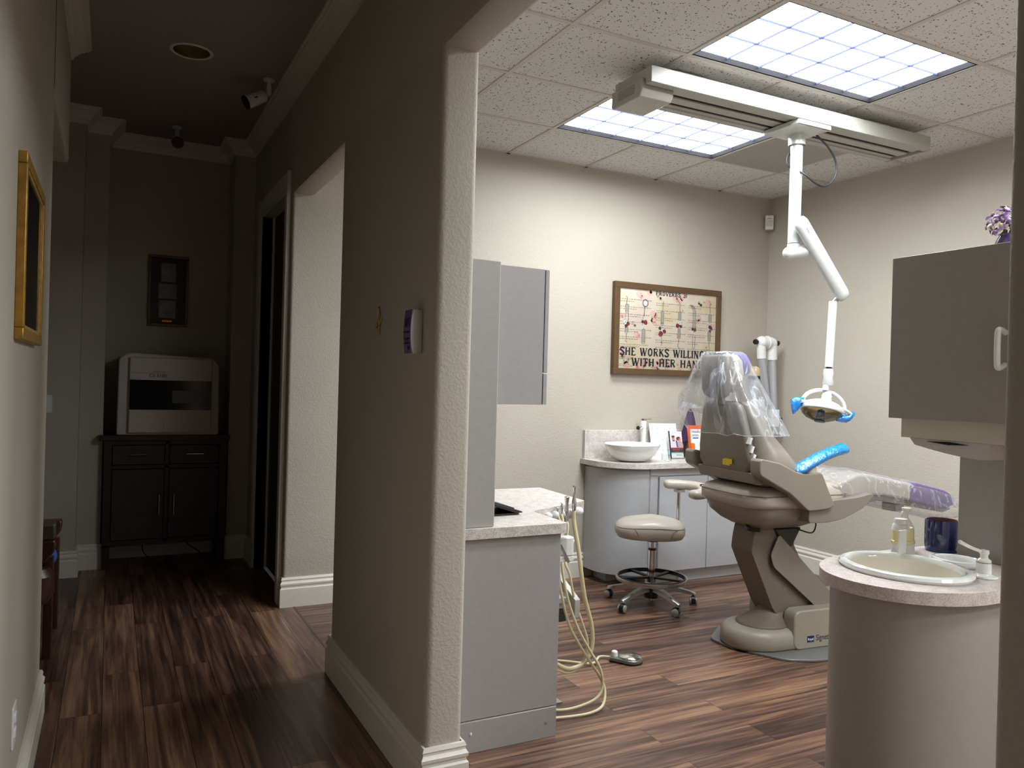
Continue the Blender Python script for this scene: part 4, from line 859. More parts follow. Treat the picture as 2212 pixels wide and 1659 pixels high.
# western slab lettering built from strokes (x, y, width), height 1
GL = {
 'S': (.50, [[(.44, .78), (.40, .92), (.25, .98), (.10, .91), (.07, .76), (.16, .62), (.36, .42), (.44, .26), (.38, .08), (.24, .02), (.10, .09), (.06, .24)]]),
 'H': (.62, [[(.14, 0), (.14, 1)], [(.48, 0), (.48, 1)], [(.14, .52), (.48, .52), 't']]), 'E': (.50, [[(.14, 0), (.14, 1)], [(.05, .97), (.44, .97), 't'], [(.05, .03), (.46, .03), 't'], [(.14, .52), (.36, .52), 't'], [(.44, .97), (.44, .82), 't'], [(.46, .03), (.46, .2), 't']]),
 'W': (.80, [[(.08, 1), (.24, 0)], [(.24, 0), (.40, .9), 't'], [(.36, 1), (.54, 0)], [(.54, 0), (.72, 1), 't']]), 'O': (.60, [[(.12, .5), (.15, .8), (.30, .98), (.45, .8), (.48, .5), (.45, .2), (.30, .02), (.15, .2), (.12, .5)]]),
 'R': (.60, [[(.14, 0), (.14, 1)], [(.06, .97), (.34, .97), (.45, .86), (.45, .66), (.34, .54), (.14, .54), 't'], [(.28, .54), (.48, 0)]]), 'K': (.62, [[(.14, 0), (.14, 1)], [(.50, 1), (.16, .46), 't'], [(.26, .58), (.52, 0)]]),
 'I': (.28, [[(.14, 0), (.14, 1)]]), 'L': (.46, [[(.14, 0), (.14, 1)], [(.05, .03), (.42, .03), 't'], [(.42, .03), (.42, .24), 't']]),
 'N': (.62, [[(.12, 0), (.12, 1), 't'], [(.12, 1), (.48, 0)], [(.48, 0), (.48, 1), 't']]), 'G': (.60, [[(.47, .78), (.40, .94), (.28, .98), (.16, .84), (.12, .5), (.16, .16), (.30, .02), (.42, .1), (.48, .3)], [(.30, .42), (.54, .42), 't']]),
 'Y': (.60, [[(.08, 1), (.30, .48)], [(.52, 1), (.30, .48), 't'], [(.30, .48), (.30, 0)]]), 'T': (.54, [[(.27, 0), (.27, 1)], [(.06, .97), (.48, .97), 't'], [(.06, .97), (.06, .78), 't'], [(.48, .97), (.48, .78), 't']]),
 'A': (.62, [[(.10, 0), (.30, 1), 't'], [(.30, 1), (.52, 0)], [(.18, .32), (.44, .32), 't']]), 'D': (.60, [[(.14, 0), (.14, 1)], [(.06, .97), (.30, .97), (.46, .80), (.50, .5), (.46, .2), (.30, .03), (.06, .03), 't']]),
 'P': (.56, [[(.14, 0), (.14, 1)], [(.06, .97), (.34, .97), (.46, .86), (.46, .64), (.34, .50), (.14, .50), 't']]), 'V': (.60, [[(.08, 1), (.30, 0)], [(.30, 0), (.52, 1), 't']]),
 'B': (.58, [[(.14, 0), (.14, 1)], [(.06, .97), (.32, .97), (.42, .84), (.40, .62), (.30, .53), (.14, .53), 't'], [(.30, .53), (.46, .40), (.46, .14), (.34, .03), (.06, .03), 't']]),
 '3': (.48, [[(.08, .84), (.16, .97), (.32, .97), (.40, .82), (.36, .60), (.20, .54), 't'], [(.20, .54), (.40, .44), (.42, .18), (.28, .02), (.12, .05), (.06, .18)]]), '1': (.34, [[(.17, 0), (.17, 1)], [(.17, 1), (.06, .82), 't']])}
def slab(txt, u0, u1, v0, v1, thick=0.15, thin=0.06):
    tot = sum(GL[c][0] if c != ' ' else .42 for c in txt); sx = (u1-u0)/tot; H_ = (v1-v0); x = u0
    wm = sx*WU
    for c in txt:
        if c == ' ': x += .42*sx; continue
        gw, strokes = GL[c]
        for st in strokes:
            t_ = st[-1] == 't'; pts = [p for p in st if p != 't']
            ribbon(INKN, [(x+p[0]*sx, v0+p[1]*H_) for p in pts], wm*(thin*1.4 if t_ else thick), 9)
            if len(pts) == 2 and abs(pts[0][1]-pts[1][1]) > 0.9:
                for q in pts: ribbon(INKN, [(x+(q[0]-.10)*sx, v0+(q[1]*.95+.025)*H_), (x+(q[0]+.10)*sx, v0+(q[1]*.95+.025)*H_)], H_*HV*0.06, 9)
        x += gw*sx
slab('PROVERBS 31', .355, .685, .945, .992, .13, .07)
slab('SHE WORKS WILLINGLY', .015, .985, .165, .262)
slab('WITH HER HANDS', .13, .93, .035, .132)
slab('PROVERBS', .74, .93, -.012, .018, .12, .07)
b.raw = True
b.build('print', None, t, world=True, smooth=False)
b = B(); b.box(U0, U1, py-0.001, py, V0, V1); b.build('glass', GLASS, t, world=True, smooth=False)
# motion sensor in the corner
t = thing('motion_sensor', 'small white motion sensor high in the corner of the room', 'sensor', (4.86, 4.87, 2.755))
M = Matrix.Translation((4.855, 4.86, 2.755)) @ Matrix.Rotation(R(-38), 4, 'Z')
b = B(); b.prism(rpoly([(-0.032, 0), (0.032, 0), (0.032, 0.115), (-0.032, 0.115)], 0.006), -0.012, 0.03, axis='y', M=M); b.build('housing', WHITE, t, world=True, bevel=0.003)
b = B(); b.prism(rpoly([(-0.024, 0.025), (0.024, 0.025), (0.024, 0.078), (-0.024, 0.078)], 0.006), -0.017, -0.011, axis='y', M=M); b.build('lens_window', mat('milky_lens', srgb(205, 205, 200), 0.2), t, world=True)
b = B(); b.tube([M @ Vector((-0.022, -0.0125, 0.086)), M @ Vector((0, -0.0125, 0.091)), M @ Vector((0.022, -0.0125, 0.086))], 0.0016, 6); b.build('slot', BLACK, t, world=True)
# folded two-tube arm near the corner, and the capped post beside it
t = thing('folding_arm', 'silver and white folded double-tube arm with black knobs, in the corner behind the chair', 'equipment arm', (4.78, 4.74, 0.0))
A1, A2 = Vector((4.640, 4.70, 1.73)), Vector((4.758, 4.70, 1.73)); Bm1, Bm2 = Vector((4.735, 4.71, 1.30)), Vector((4.795, 4.70, 1.20))
b = B(); b.cyl(A1+(Bm1-A1)*0.10, Bm1, 0.030, 24); b.build('tube', mat('satin_silver', srgb(196, 198, 204), 0.3, metal=0.6), t, world=True)
b = B(); b.cyl(A2+(Bm2-A2)*0.10, Bm2, 0.034, 24); b.build('tube', mat('satin_silver', None), t, world=True)
b = B(); b.cyl(A1+Vector((0, 0, 0.06)), A1+(Bm1-A1)*0.14, 0.036, 24); b.build('sleeve', WHITE, t, world=True)
b = B(); b.cyl(A2+Vector((0, 0, 0.06)), A2+(Bm2-A2)*0.13, 0.042, 24); b.build('sleeve', WHITE, t, world=True)
b = B(); b.ball((4.650, 4.70, 1.80), 0.050); b.cyl((4.64, 4.70, 1.80), (4.75, 4.70, 1.80), 0.046, 24); b.ball((4.755, 4.70, 1.795), 0.047); b.tube([(4.70, 4.70, 1.80), (4.712, 4.70, 1.80)], 0.054, 24, 0); b.build('elbow_joint', WHITE, t, world=True)
def knob(b, c, ax, r, l):
    a = Vector(ax).normalized(); c = Vector(c); up = Vector((0, 0, 1)); s_ = a.cross(up).normalized(); w_ = a.cross(s_); n = 30; pr = [r*(1+0.09*math.sin(6*2*PI*k/n)) for k in range(n)]
    b.loft([[c+a*h+s_*pr[k]*q*math.cos(2*PI*k/n)+w_*pr[k]*q*math.sin(2*PI*k/n) for k in range(n)] for h, q in ((0, .9), (l*.15, 1), (l*.85, 1), (l, .85))])
for c, ax in (((4.600, 4.70, 1.80), (-1, 0, 0)), ((4.802, 4.70, 1.80), (1, 0, 0)), ((4.83, 4.68, 1.18), (1, -0.1, 0))):
    b = B(); knob(b, c, ax, 0.020, 0.03); b.build('knob', BLACK, t, world=True)
b = B(); b.prism(rrect(4.795, 4.71, 0.04, 0.045, 0.012), 1.12, 1.26); b.prism(rrect(4.71, 4.74, 0.034, 0.03, 0.01), 1.13, 1.36); b.box(4.68, 4.84, 4.72, 4.92, 1.10, 1.14); b.build('wall_bracket', WHITE, t, world=True, bevel=0.005)
b = B(); b.cyl((4.79, 4.74, 1.12), (4.79, 4.74, 0.0), 0.03, 20); b.build('stand_tube', ALU, t, world=True)
t = thing('capped_post', 'short white post with a black collar and clear amber dome, behind the plastic covered headrest', 'medical device', (4.50, 4.62, 0.0))
b = B(); b.cyl((4.50, 4.62, 0.02), (4.50, 4.62, 1.50), 0.035, 24); b.lathe([(0.001, 0), (0.05, 0), (0.05, 0.02), (0.001, 0.025)], c=(4.50, 4.62, 0)); b.build('post', mat('satin_silver', None), t, world=True)
b = B(); b.prism(rrect(4.52, 4.60, 0.055, 0.03, 0.01), 1.12, 1.34); b.build('control_body', WHITE, t, world=True, bevel=0.004)
b = B(); b.cyl((4.50, 4.62, 1.50), (4.50, 4.62, 1.525), 0.046, 24); b.build('collar', BLACK, t, world=True)
b = B(); b.lathe([(0.046, 1.525), (0.050, 1.55), (0.044, 1.585), (0.02, 1.60), (0.001, 1.602)], c=(4.50, 4.62, 0), seg=24); b.build('dome', AMBER, t, world=True)


# ------------------------------------------------------------------ right side unit: curved cabinet, worktop, basins
t = thing('curved_cabinet', 'rounded taupe cabinet under the oval basin, at the right edge', 'cabinet', (2.6, 1.62, 0))
endc = [(2.27+0.262*math.cos(R(a)), 1.62+0.225*math.sin(R(a))) for a in range(90, 271, 9)]
b = B(); b.prism([(3.1, 1.845)]+endc+[(3.1, 1.395)], 0.0, 0.822); b.build('body', CABD, t, world=True, angle=50)
t = thing('curved_worktop', 'round-ended speckled worktop around the oval basin', 'worktop', (2.6, 1.62, 0.822))
endw = [(2.27+0.300*math.cos(R(a)), 1.62+0.255*math.sin(R(a))) for a in range(90, 271, 6)]
b = B(); out = [(3.12, 1.875)]+endw+[(3.12, 1.365)]
b.prism(out, 0.822, 0.8595)
b.build('surface', CTOPP, t, world=True, angle=50)
def basin(name, label, cat, cx, cy, rx, ry, z, m_, lip, depth, rot=0, inner=None):
    M = Matrix.Translation((cx, cy, z)) @ Matrix.Rotation(R(rot), 4, 'Z') @ Matrix.Diagonal((rx, ry, 1, 1))
    b = B(); b.use(m_)
    b.lathe([(1.0, 0.0), (1.01, lip*0.5), (0.985, lip*0.95), (0.94, lip*1.1), (0.88, lip), (0.84, lip*0.6), (0.82, lip*0.35)], seg=64, M=M, caps=False)
    if inner: b.use(inner)
    b.lathe([(0.82, lip*0.35), (0.80, 0.004), (0.70, 0.002), (0.3, 0.0012), (0.01, 0.001)], seg=64, M=M, caps=False)
    return tagp(b.build(name, None), label, cat)
# the counter surface is opened for the bowl: cut the prism with the bowl's outline
bpy.context.view_layer.update()
SINKC = (2.262, 1.645)
srf = [o for o in bpy.data.objects if o.parent and o.parent.name == 'curved_worktop'][0]; bod = [o for o in bpy.data.objects if o.parent and o.parent.name == 'curved_cabinet'][0]
cut(srf, SINKC[0], SINKC[1], 0.150, 0.172, 0.6, 1.0); cut(bod, SINKC[0], SINKC[1], 0.165, 0.18, 0.64, 1.0)
cut(srf, 2.515, 1.635, 0.052, 0.060, 0.6, 1.0); cut(bod, 2.515, 1.635, 0.06, 0.068, 0.64, 1.0)
M = Matrix.Translation((SINKC[0], SINKC[1], 0.8598)) @ Matrix.Diagonal((1, 1.14, 1, 1))
b = B(); b.use(CERAM); b.lathe([(0.176, 0.0), (0.179, 0.008), (0.175, 0.016), (0.166, 0.0205), (0.156, 0.019), (0.150, 0.013), (0.147, 0.004)], seg=72, M=M, caps=False)
b.use(CREAMC); b.lathe([(0.147, 0.004), (0.144, -0.03), (0.132, -0.10), (0.10, -0.15), (0.04, -0.165), (0.001, -0.166)], seg=72, M=M, caps=False)
tagp(b.build('oval_basin', None), 'large oval white basin set in the curved worktop', 'sink')
M = Matrix.Translation((2.515, 1.635, 0.8598)) @ Matrix.Diagonal((1, 1.16, 1, 1))
b = B(); b.lathe([(0.070, 0.0), (0.072, 0.008), (0.069, 0.017), (0.062, 0.019), (0.056, 0.014), (0.052, 0.0), (0.048, -0.04), (0.03, -0.07), (0.001, -0.075)], seg=48, M=M, caps=False)
tagp(b.build('rinse_basin', CERAM), 'small oval white basin behind the large one, at the grey panel', 'sink')
t = thing('soap_dispenser', 'white deck tap with a thin angled lever, right of the large basin', 'tap', (2.418, 1.487, 0.86))
b = B(); b.lathe([(0.001, 0.8605), (0.040, 0.8605), (0.039, 0.866), (0.025, 0.870), (0.0215, 0.872), (0.0215, 0.904), (0.001, 0.905)], c=(2.418, 1.487, 0), seg=32); b.build('base', CERAM, t, world=True)
b = B(); b.lathe([(0.0205, 0.906), (0.0205, 0.912), (0.012, 0.918), (0.011, 0.926), (0.015, 0.935), (0.013, 0.943), (0.001, 0.945)], c=(2.418, 1.487, 0), seg=24); b.build('neck', CERAM, t, world=True)
b = B(); b.tube([(2.412, 1.489, 0.937), (2.365, 1.497, 0.953), (2.318, 1.50, 0.972)], lambda k: 0.005+0.001*k, 10, 3); b.ball((2.318, 1.50, 0.972), 0.006); b.build('lever', CERAM, t, world=True)
b = B(); b.lathe([(0.0212, 0.9045), (0.0214, 0.906)], c=(2.418, 1.487, 0), seg=24, caps=False); b.build('seam_ring', SEAM, t, world=True)
# pump bottle with front tag, tall bottle behind it
t = thing('pump_bottle', 'white and pale yellow bottle with a hanging white tag, behind the large basin', 'bottle', (2.445, 1.795, 0.86))
b = B(); b.lathe([(0.001, 0.860), (0.044, 0.860), (0.045, 0.866), (0.043, 0.898), (0.001, 0.898)], c=(2.465, 1.80, 0), sx=1.05, sy=0.7, seg=32); b.build('base_cup', WHITE, t, world=True)
b = B(); b.lathe([(0.043, 0.898), (0.045, 0.902), (0.045, 0.910), (0.042, 0.912), (0.041, 0.945), (0.034, 0.955)], c=(2.465, 1.80, 0), sx=1.05, sy=0.7, seg=32); b.build('reservoir', SOAPL, t, world=True)
b = B(); b.lathe([(0.030, 0.948), (0.026, 0.968), (0.022, 0.972), (0.022, 0.985), (0.020, 0.988), (0.001, 0.988)], c=(2.437, 1.79, 0), seg=24); b.build('cap', WHITE, t, world=True)
b = B(); b.prism(rpoly([(2.372, 0.880), (2.410, 0.878), (2.412, 0.958), (2.376, 0.958)], 0.003), 1.748, 1.752, axis='y'); b.build('hanging_tag', PAPER, t, world=True)
t = thing('spray_bottle', 'taller white bottle with a curved neck, behind the tagged bottle', 'bottle', (2.50, 1.83, 0.86))
b = B(); b.tube([(2.545, 1.845, 0.861), (2.545, 1.845, 0.93), (2.544, 1.845, 0.955), (2.530, 1.845, 0.985), (2.540, 1.845, 1.003)], lambda k: 0.024 if k < .35 else 0.024-0.012*min(1, (k-.35)/.3), 20, 5); b.build('bottle_body', WHITE, t, world=True)
b = B(); b.lathe([(0.012, 1.003), (0.016, 1.007), (0.016, 1.012), (0.001, 1.013)], c=(2.540, 1.845, 0), seg=20); b.build('nozzle', WHITE, t, world=True)
t = thing('blue_canister', 'glossy navy blue ceramic canister at the back of the curved worktop', 'canister', (2.662, 1.80, 0.86))
b = B(); b.lathe([(0.046, 0.861), (0.052, 0.862), (0.0535, 0.872)], c=(2.666, 1.795, 0), seg=48, caps=False); b.build('foot', NAVYL, t, world=True)
b = B(); b.lathe([(0.0535, 0.872), (0.055, 0.885), (0.055, 0.965), (0.053, 0.972), (0.050, 0.971)], c=(2.666, 1.795, 0), seg=48, caps=False); b.build('body', NAVY, t, world=True)
b = B(); b.lathe([(0.050, 0.971), (0.048, 0.955), (0.047, 0.87), (0.001, 0.868)], c=(2.666, 1.795, 0), seg=48, caps=False); b.build('lining', POTIN, t, world=True)
o = B().box(2.635, 3.10, 1.30, 1.715, 0.8605, 1.271).build('tower_panel', CABD, bevel=0.0015); tagp(o, 'tall taupe panel standing on the curved worktop, behind the blue canister', 'panel')
t = thing('upper_cabinet', 'dark taupe hanging cabinet with a white pull, upper right', 'cabinet', (2.7, 1.5, 1.335))
b = B(); b.box(2.36, 3.10, 1.20, 1.775, 1.337, 1.872); b.build('body', CABD, t, world=True, bevel=0.001)
b = B(); b.box(2.340, 2.358, 1.20, 1.777, 1.337, 1.874); dr = b.build('door', CABD, t, world=True, bevel=0.0015)
b = B(); b.tube([(2.342, 1.395, 1.512), (2.315, 1.398, 1.502), (2.308, 1.398, 1.525), (2.308, 1.398, 1.595), (2.315, 1.398, 1.615), (2.342, 1.395, 1.607)], 0.009, 12, 5); b.build('pull_handle', CERAM, dr, world=True)
b = B(); b.box(2.40, 3.10, 1.22, 1.772, 1.272, 1.336); b.build('light_pelmet', mat('cream_laminate', srgb(196, 190, 174), 0.4), t, world=True, bevel=0.001)
t = thing('towel_dispenser', 'grey under-cabinet dispenser with a curved lower lip, above the blue canister', 'dispenser', (2.55, 1.58, 1.22))
lip = [(2.47+0.0*0, 1.720)]
b = B(); pr = [(1.738, 1.2715), (1.720, 1.250)]+[(1.720-0.245*k/12, 1.250-0.030*math.sin(PI*0.5*k/12)) for k in range(1, 12)]+[(1.47, 1.222), (1.47, 1.2715)]
b.prism(pr, 2.40, 2.425, axis='x'); b.prism([(1.72, 1.245), (1.72, 1.2715), (1.47, 1.2715), (1.47, 1.222), (1.6, 1.228)], 2.425, 2.62, axis='x'); b.build('housing', mat('pale_grey_dispenser', srgb(186, 180, 176), 0.45), t, world=True, angle=40)
b = B(); b.prism([(1.675, 1.264), (1.60, 1.258), (1.535, 1.262), (1.60, 1.268)], 2.396, 2.402, axis='x'); b.build('slot', VOID, t, world=True)
# flowers in a vase on top of the hanging cabinet
t = thing('flower_vase', 'purple and cream silk flowers in a vase, on top of the dark hanging cabinet', 'flowers', (2.42, 1.42, 1.873))
FC = Vector((2.44, 1.46, 0))
b = B(); b.lathe([(0.001, 1.874), (0.028, 1.874), (0.034, 1.886), (0.026, 1.902), (0.020, 1.912), (0.024, 1.918)], c=FC, seg=24, caps=False); b.build('vase', mat('patterned_purple_glass', srgb(74, 62, 96), 0.12, noise=0.5, nscale=60), t, world=True)
rq = random.Random(5)
for mi, mm in enumerate((PETAL1, PETAL2, PETAL3)):
    b = B()
    for k in range((70, 34, 34)[mi]):
        th = rq.uniform(0, 2*PI); ph = math.acos(rq.uniform(-0.55, 1)); rr = rq.uniform(0.034, 0.050)
        c = Vector((FC.x+rr*math.sin(ph)*math.cos(th), FC.y+rr*math.sin(ph)*math.sin(th), 1.952+rr*math.cos(ph)*1.1))
        n_ = (c-Vector((FC.x, FC.y, 1.94))).normalized(); u_ = n_.orthogonal().normalized(); u_ = (Matrix.Rotation(rq.uniform(0, 2*PI), 3, n_) @ u_); v_ = n_.cross(u_); sz = rq.uniform(0.008, 0.014)
        pts = [(0, 0, 0), (.6, .5, .15), (.7, 1.0, .35), (0, 1.5, .5), (-.7, 1.0, .35), (-.6, .5, .15)]
        vs = [b.bm.verts.new(c+u_*(p[0]*sz)+v_*(p[1]*sz)+n_*(p[2]*sz)) for p in pts]
        b.face([vs[0], vs[1], vs[2], vs[3]]); b.face([vs[0], vs[3], vs[4], vs[5]])
    b.build('petals', mm, t, world=True, solid=0.0012, angle=60)['kind'] = 'stuff'
b = B()
for k in range(9): b.tube([FC+Vector((0, 0, 1.90)), FC+Vector((rq.uniform(-.03, .03), rq.uniform(-.03, .03), 1.95))], 0.002, 5, 0)
b.build('stems', mat('dark_stem', srgb(60, 58, 50), 0.6), t, world=True)['kind'] = 'stuff'

# ------------------------------------------------------------------ dental light on its ceiling track
t = thing('dental_light', 'white dental operating light hanging from a long ceiling track over the chair', 'dental light', (3.44, 3.25, 2.86))
TX0, TX1, TY0, TY1 = 2.285, 4.36, 3.08, 3.385
b = B()
b.box(TX0, TX1, TY0, TY0+0.045, 2.892, 2.972); b.box(TX0, TX1, TY1-0.045, TY1, 2.892, 2.972); b.box(TX0+0.001, TX1-0.001, TY0+0.001, TY1-0.001, 2.925, 2.971)
b.box(TX0+0.02, TX1-0.02, TY0+0.055, TY0+0.105, 2.900, 2.93); b.box(TX0+0.02, TX1-0.02, TY0+0.135, TY0+0.200, 2.898, 2.93); b.box(TX0+0.02, TX1-0.02, TY0+0.232, TY0+0.26, 2.900, 2.93)
for x in (2.6, 4.0): b.box(x-0.1, x+0.1, TY0+0.08, TY1-0.08, 2.972, RC-0.002)
b.build('ceiling_track', OFFW, t, world=True, bevel=0.003)
b = B(); b.box(TX0+0.03, TX1-0.03, TY0+0.108, TY0+0.132, 2.905, 2.926); b.box(TX0+0.03, TX1-0.03, TY0+0.203, TY0+0.230, 2.905, 2.926); b.build('track_slot', VOID, t, world=True, smooth=False)
b = B(); b.box(TX1, TX1+0.006, TY0, TY1, 2.888, 2.974); b.build('track_end', OFFW, t, world=True, bevel=0.002)
b = B(); b.prism(rpoly([(3.40, 2.93), (3.40, 2.85), (3.385, 2.842), (3.16, 2.842), (3.14, 2.87), (3.14, 2.93)], 0.008), TX0-0.012, 2.47, axis='x'); hb = b.build('end_housing', OFFW, t, world=True, bevel=0.006)
b = B(); b.box(TX0-0.0135, TX0-0.0115, 3.20, 3.34, 2.868, 2.915); b.build('rating_plate', mat('grey_rating_label', srgb(150, 148, 142), 0.5, noise=0.35, nscale=160), hb, world=True, smooth=False)
b = B(); b.box(3.275, 3.53, 3.09, 3.345, 2.868, 2.893); b.box(3.28, 3.525, 3.086, 3.10, 2.868, 2.91); b.lathe([(0.05, 2.870), (0.047, 2.845), (0.047, 2.81)], c=(3.44, 3.25, 0), seg=32, caps=False); b.build('carriage', ENAM, t, world=True, bevel=0.003)
b = B(); b.cyl((3.44, 3.25, 2.86), (3.437, 3.25, 2.255), 0.034, 32); b.build('drop_pole', ENAM, t, world=True)
b = B(); b.cyl((3.437, 3.25, 2.25), (3.437, 3.25, 2.225), 0.036, 28); b.ball((3.435, 3.25, 2.215), 0.036); b.tube([(3.415, 3.262, 2.20), (3.50, 3.215, 2.215)], 0.036, 24, 0); b.ball((3.415, 3.262, 2.20), 0.036); b.build('shoulder_joint', ENAM, t, world=True)
AA, AB = Vector((3.418, 3.175, 2.345)), Vector((3.745, 3.175, 1.992)); ad = (AB-AA).normalized()
s_ = Vector((0, 1, 0)); w_ = ad.cross(s_).normalized()
prof2 = [(0.046*math.cos(2*PI*k/28), 0.030*math.sin(2*PI*k/28)) for k in range(28)]
def arm_ring(c, q): return [c+w_*(p[0]*q)+s_*(p[1]*q*1.15) for p in prof2]
b = B(); b.loft([arm_ring(AA-ad*0.045, 0.35), arm_ring(AA-ad*0.038, 0.75), arm_ring(AA-ad*0.015, 0.97), arm_ring(AA, 1.0), arm_ring(AB, 1.0), arm_ring(AB+ad*0.022, 0.96), arm_ring(AB+ad*0.038, 0.72), arm_ring(AB+ad*0.042, 0.35)]); b.build('spring_arm', ENAM, t, world=True, angle=60)
b = B(); b.obox(AA+ad*0.03-Vector((0, 0.0345, 0)), ad, w_, 0.018, 0.016, 0.0015); b.build('arm_label', PAPER, t, world=True, smooth=False)
b = B(); b.tube([AB+Vector((-0.01, 0, -0.02)), (3.716, 3.20, 1.935)], 0.016, 16, 0); b.build('elbow_pin', ALU, t, world=True)
b = B(); b.tube([(3.709, 3.20, 1.940), (3.690, 3.20, 1.560)], 0.0235, 24, 0); b.build('lower_pole', ENAM, t, world=True)
b = B(); b.tube([(3.690, 3.20, 1.562), (3.689, 3.20, 1.548)], 0.016, 20, 0); b.build('black_collar', BLACK, t, world=True)
b = B(); b.loft([[(3.687+hx_*c_, 3.20+hx_*s__, z) for c_, s__ in [(math.cos(2*PI*k/20), math.sin(2*PI*k/20)) for k in range(20)]] for z, hx_ in ((1.551, 0.018), (1.548, 0.026), (1.520, 0.030), (1.500, 0.026), (1.462, 0.032), (1.452, 0.026))]); b.cyl((3.672, 3.20, 1.455), (3.668, 3.20, 1.425), 0.018); b.build('swivel_yoke', ENAM, t, world=True, angle=50)
HCn = Vector((3.640, 3.20, 1.318)); XP = Vector((0.874, -0.447, -0.19)).normalized(); YP = Vector((0.456, 0.875, -0.16)); ZP = XP.cross(YP).normalized(); YP = ZP.cross(XP)
HM = Matrix(((XP.x, YP.x, ZP.x, HCn.x), (XP.y, YP.y, ZP.y, HCn.y), (XP.z, YP.z, ZP.z, HCn.z), (0, 0, 0, 1)))
b = B(); b.lathe([(0.110, -0.016), (0.121, -0.012), (0.124, 0.0), (0.117, 0.012), (0.09, 0.034), (0.055, 0.048), (0.03, 0.054), (0.001, 0.055)], seg=48, M=HM, caps=False); hd = b.build('lamp_head', ENAM, t, world=True, angle=50)
b = B(); b.lathe([(0.114, -0.012), (0.104, -0.034), (0.08, -0.055), (0.045, -0.068), (0.001, -0.072)], seg=48, M=HM, caps=False)
def amber_mat():
    M = NT('amber_clear_cover'); tr = M.n('ShaderNodeBsdfTransparent', Color=(0.93, 0.88, 0.76, 1)); gl = M.n('ShaderNodeBsdfGlossy', Roughness=0.06)
    fr = M.n('ShaderNodeFresnel', IOR=1.6); mx = M.n('ShaderNodeMixShader', i0=fr.outputs[0], i1=tr.outputs[0], i2=gl.outputs[0]); M.l(mx.outputs[0], M.out.inputs[0]); return M.m
b.build('lens_cover', amber_mat(), hd, world=True, angle=60)
b = B(); b.lathe([(0.108, -0.014), (0.09, 0.0), (0.05, 0.012), (0.001, 0.016)], seg=40, M=HM, caps=False); b.build('reflector', mat('warm_reflector', srgb(226, 206, 160), 0.35), hd, world=True, angle=60)
b = B(); b.lathe([(0.030, -0.068), (0.030, -0.076), (0.001, -0.078)], seg=24, M=HM, caps=False); b.lathe([(0.001, 0.0), (0.02, -0.01), (0.026, -0.06)], seg=20, M=HM, caps=False); b.build('centre_button', mat('dark_blue_rubber', srgb(44, 66, 92), 0.3), hd, world=True)
def hp(x, z, y=0.0): return HCn+XP*x+YP*y+ZP*z
b = B(); b.ball(hp(0.018, 0.075), 0.030); b.tube([hp(0.018, 0.045), hp(0.018, 0.075), hp(0.022, 0.105)], lambda k: 0.034-0.014*k, 20, 3); b.build('ball_joint', ENAM, hd, world=True)
b = B(); b.tube([hp(0.012+0.125*math.cos(R(a)), 0.020+0.092*math.sin(R(a)), 0.01) for a in range(-12, 193, 12)], 0.0115, 12, 3); b.build('ring_handle', ENAM, hd, world=True)
b = B(); b.tube([hp(-0.135, 0.012, -0.03), hp(-0.105, 0.018, -0.02), hp(-0.07, 0.022, -0.02)], 0.010, 12, 4); b.build('side_arm', ENAM, hd, world=True)
b = B(); b.tube([hp(0.075, 0.025, -0.02), hp(0.13, 0.018, -0.02), hp(0.175, 0.0, -0.01), hp(0.178, -0.018, -0.005), hp(0.16, -0.024, 0)], 0.009, 12, 5); b.tube([hp(0.105, 0.0, 0), hp(0.15, -0.016, 0)], 0.008, 10, 0); b.build('side_arm', ENAM, hd, world=True)
rq = random.Random(9)
def crumple(b, rings, seg=14, j=0.16):
    out = []
    for c, r_, ax in rings:
        a = Vector(ax).normalized(); u_ = a.orthogonal().normalized(); v_ = a.cross(u_); out.append([c+(u_*math.cos(2*PI*k/seg)+v_*math.sin(2*PI*k/seg))*r_*(1+rq.uniform(-j, j)) for k in range(seg)])
    b.loft(out)
b = B(); crumple(b, [(hp(-0.118, 0.042), 0.012, ZP-XP*.2), (hp(-0.135, 0.032), 0.028, ZP), (hp(-0.145, 0.010), 0.033, ZP), (hp(-0.148, -0.015), 0.030, ZP), (hp(-0.152, -0.040), 0.018, ZP), (hp(-0.156, -0.065), 0.004, ZP)]); b.tube([hp(-0.175, 0.0), hp(-0.15, 0.01), hp(-0.108, 0.012)], 0.019, 12, 3)
o = b.build('film_wrap', BLUEF, hd, world=True, angle=70); tagp(o, 'bright blue translucent film on the left handle')
b = B(); crumple(b, [(hp(0.192, 0.014), 0.008, XP), (hp(0.180, 0.0), 0.024, XP), (hp(0.155, -0.022), 0.022, XP), (hp(0.125, -0.030), 0.020, XP), (hp(0.095, -0.040), 0.012, XP)])
o = b.build('film_wrap', BLUEF, hd, world=True, angle=70); tagp(o, 'bright blue translucent film on the right handle')
b = B(); b.tube([(3.50, 3.20, 2.89), (3.60, 3.18, 2.82), (3.672, 3.18, 2.745), (3.675, 3.18, 2.66), (3.61, 3.18, 2.592), (3.53, 3.18, 2.59), (3.45, 3.20, 2.64), (3.41, 3.28, 2.70), (3.42, 3.28, 2.78), (3.49, 3.22, 2.88)], 0.0055, 8); b.build('cable', mat('black_cable', srgb(30, 32, 36), 0.45), t, world=True)

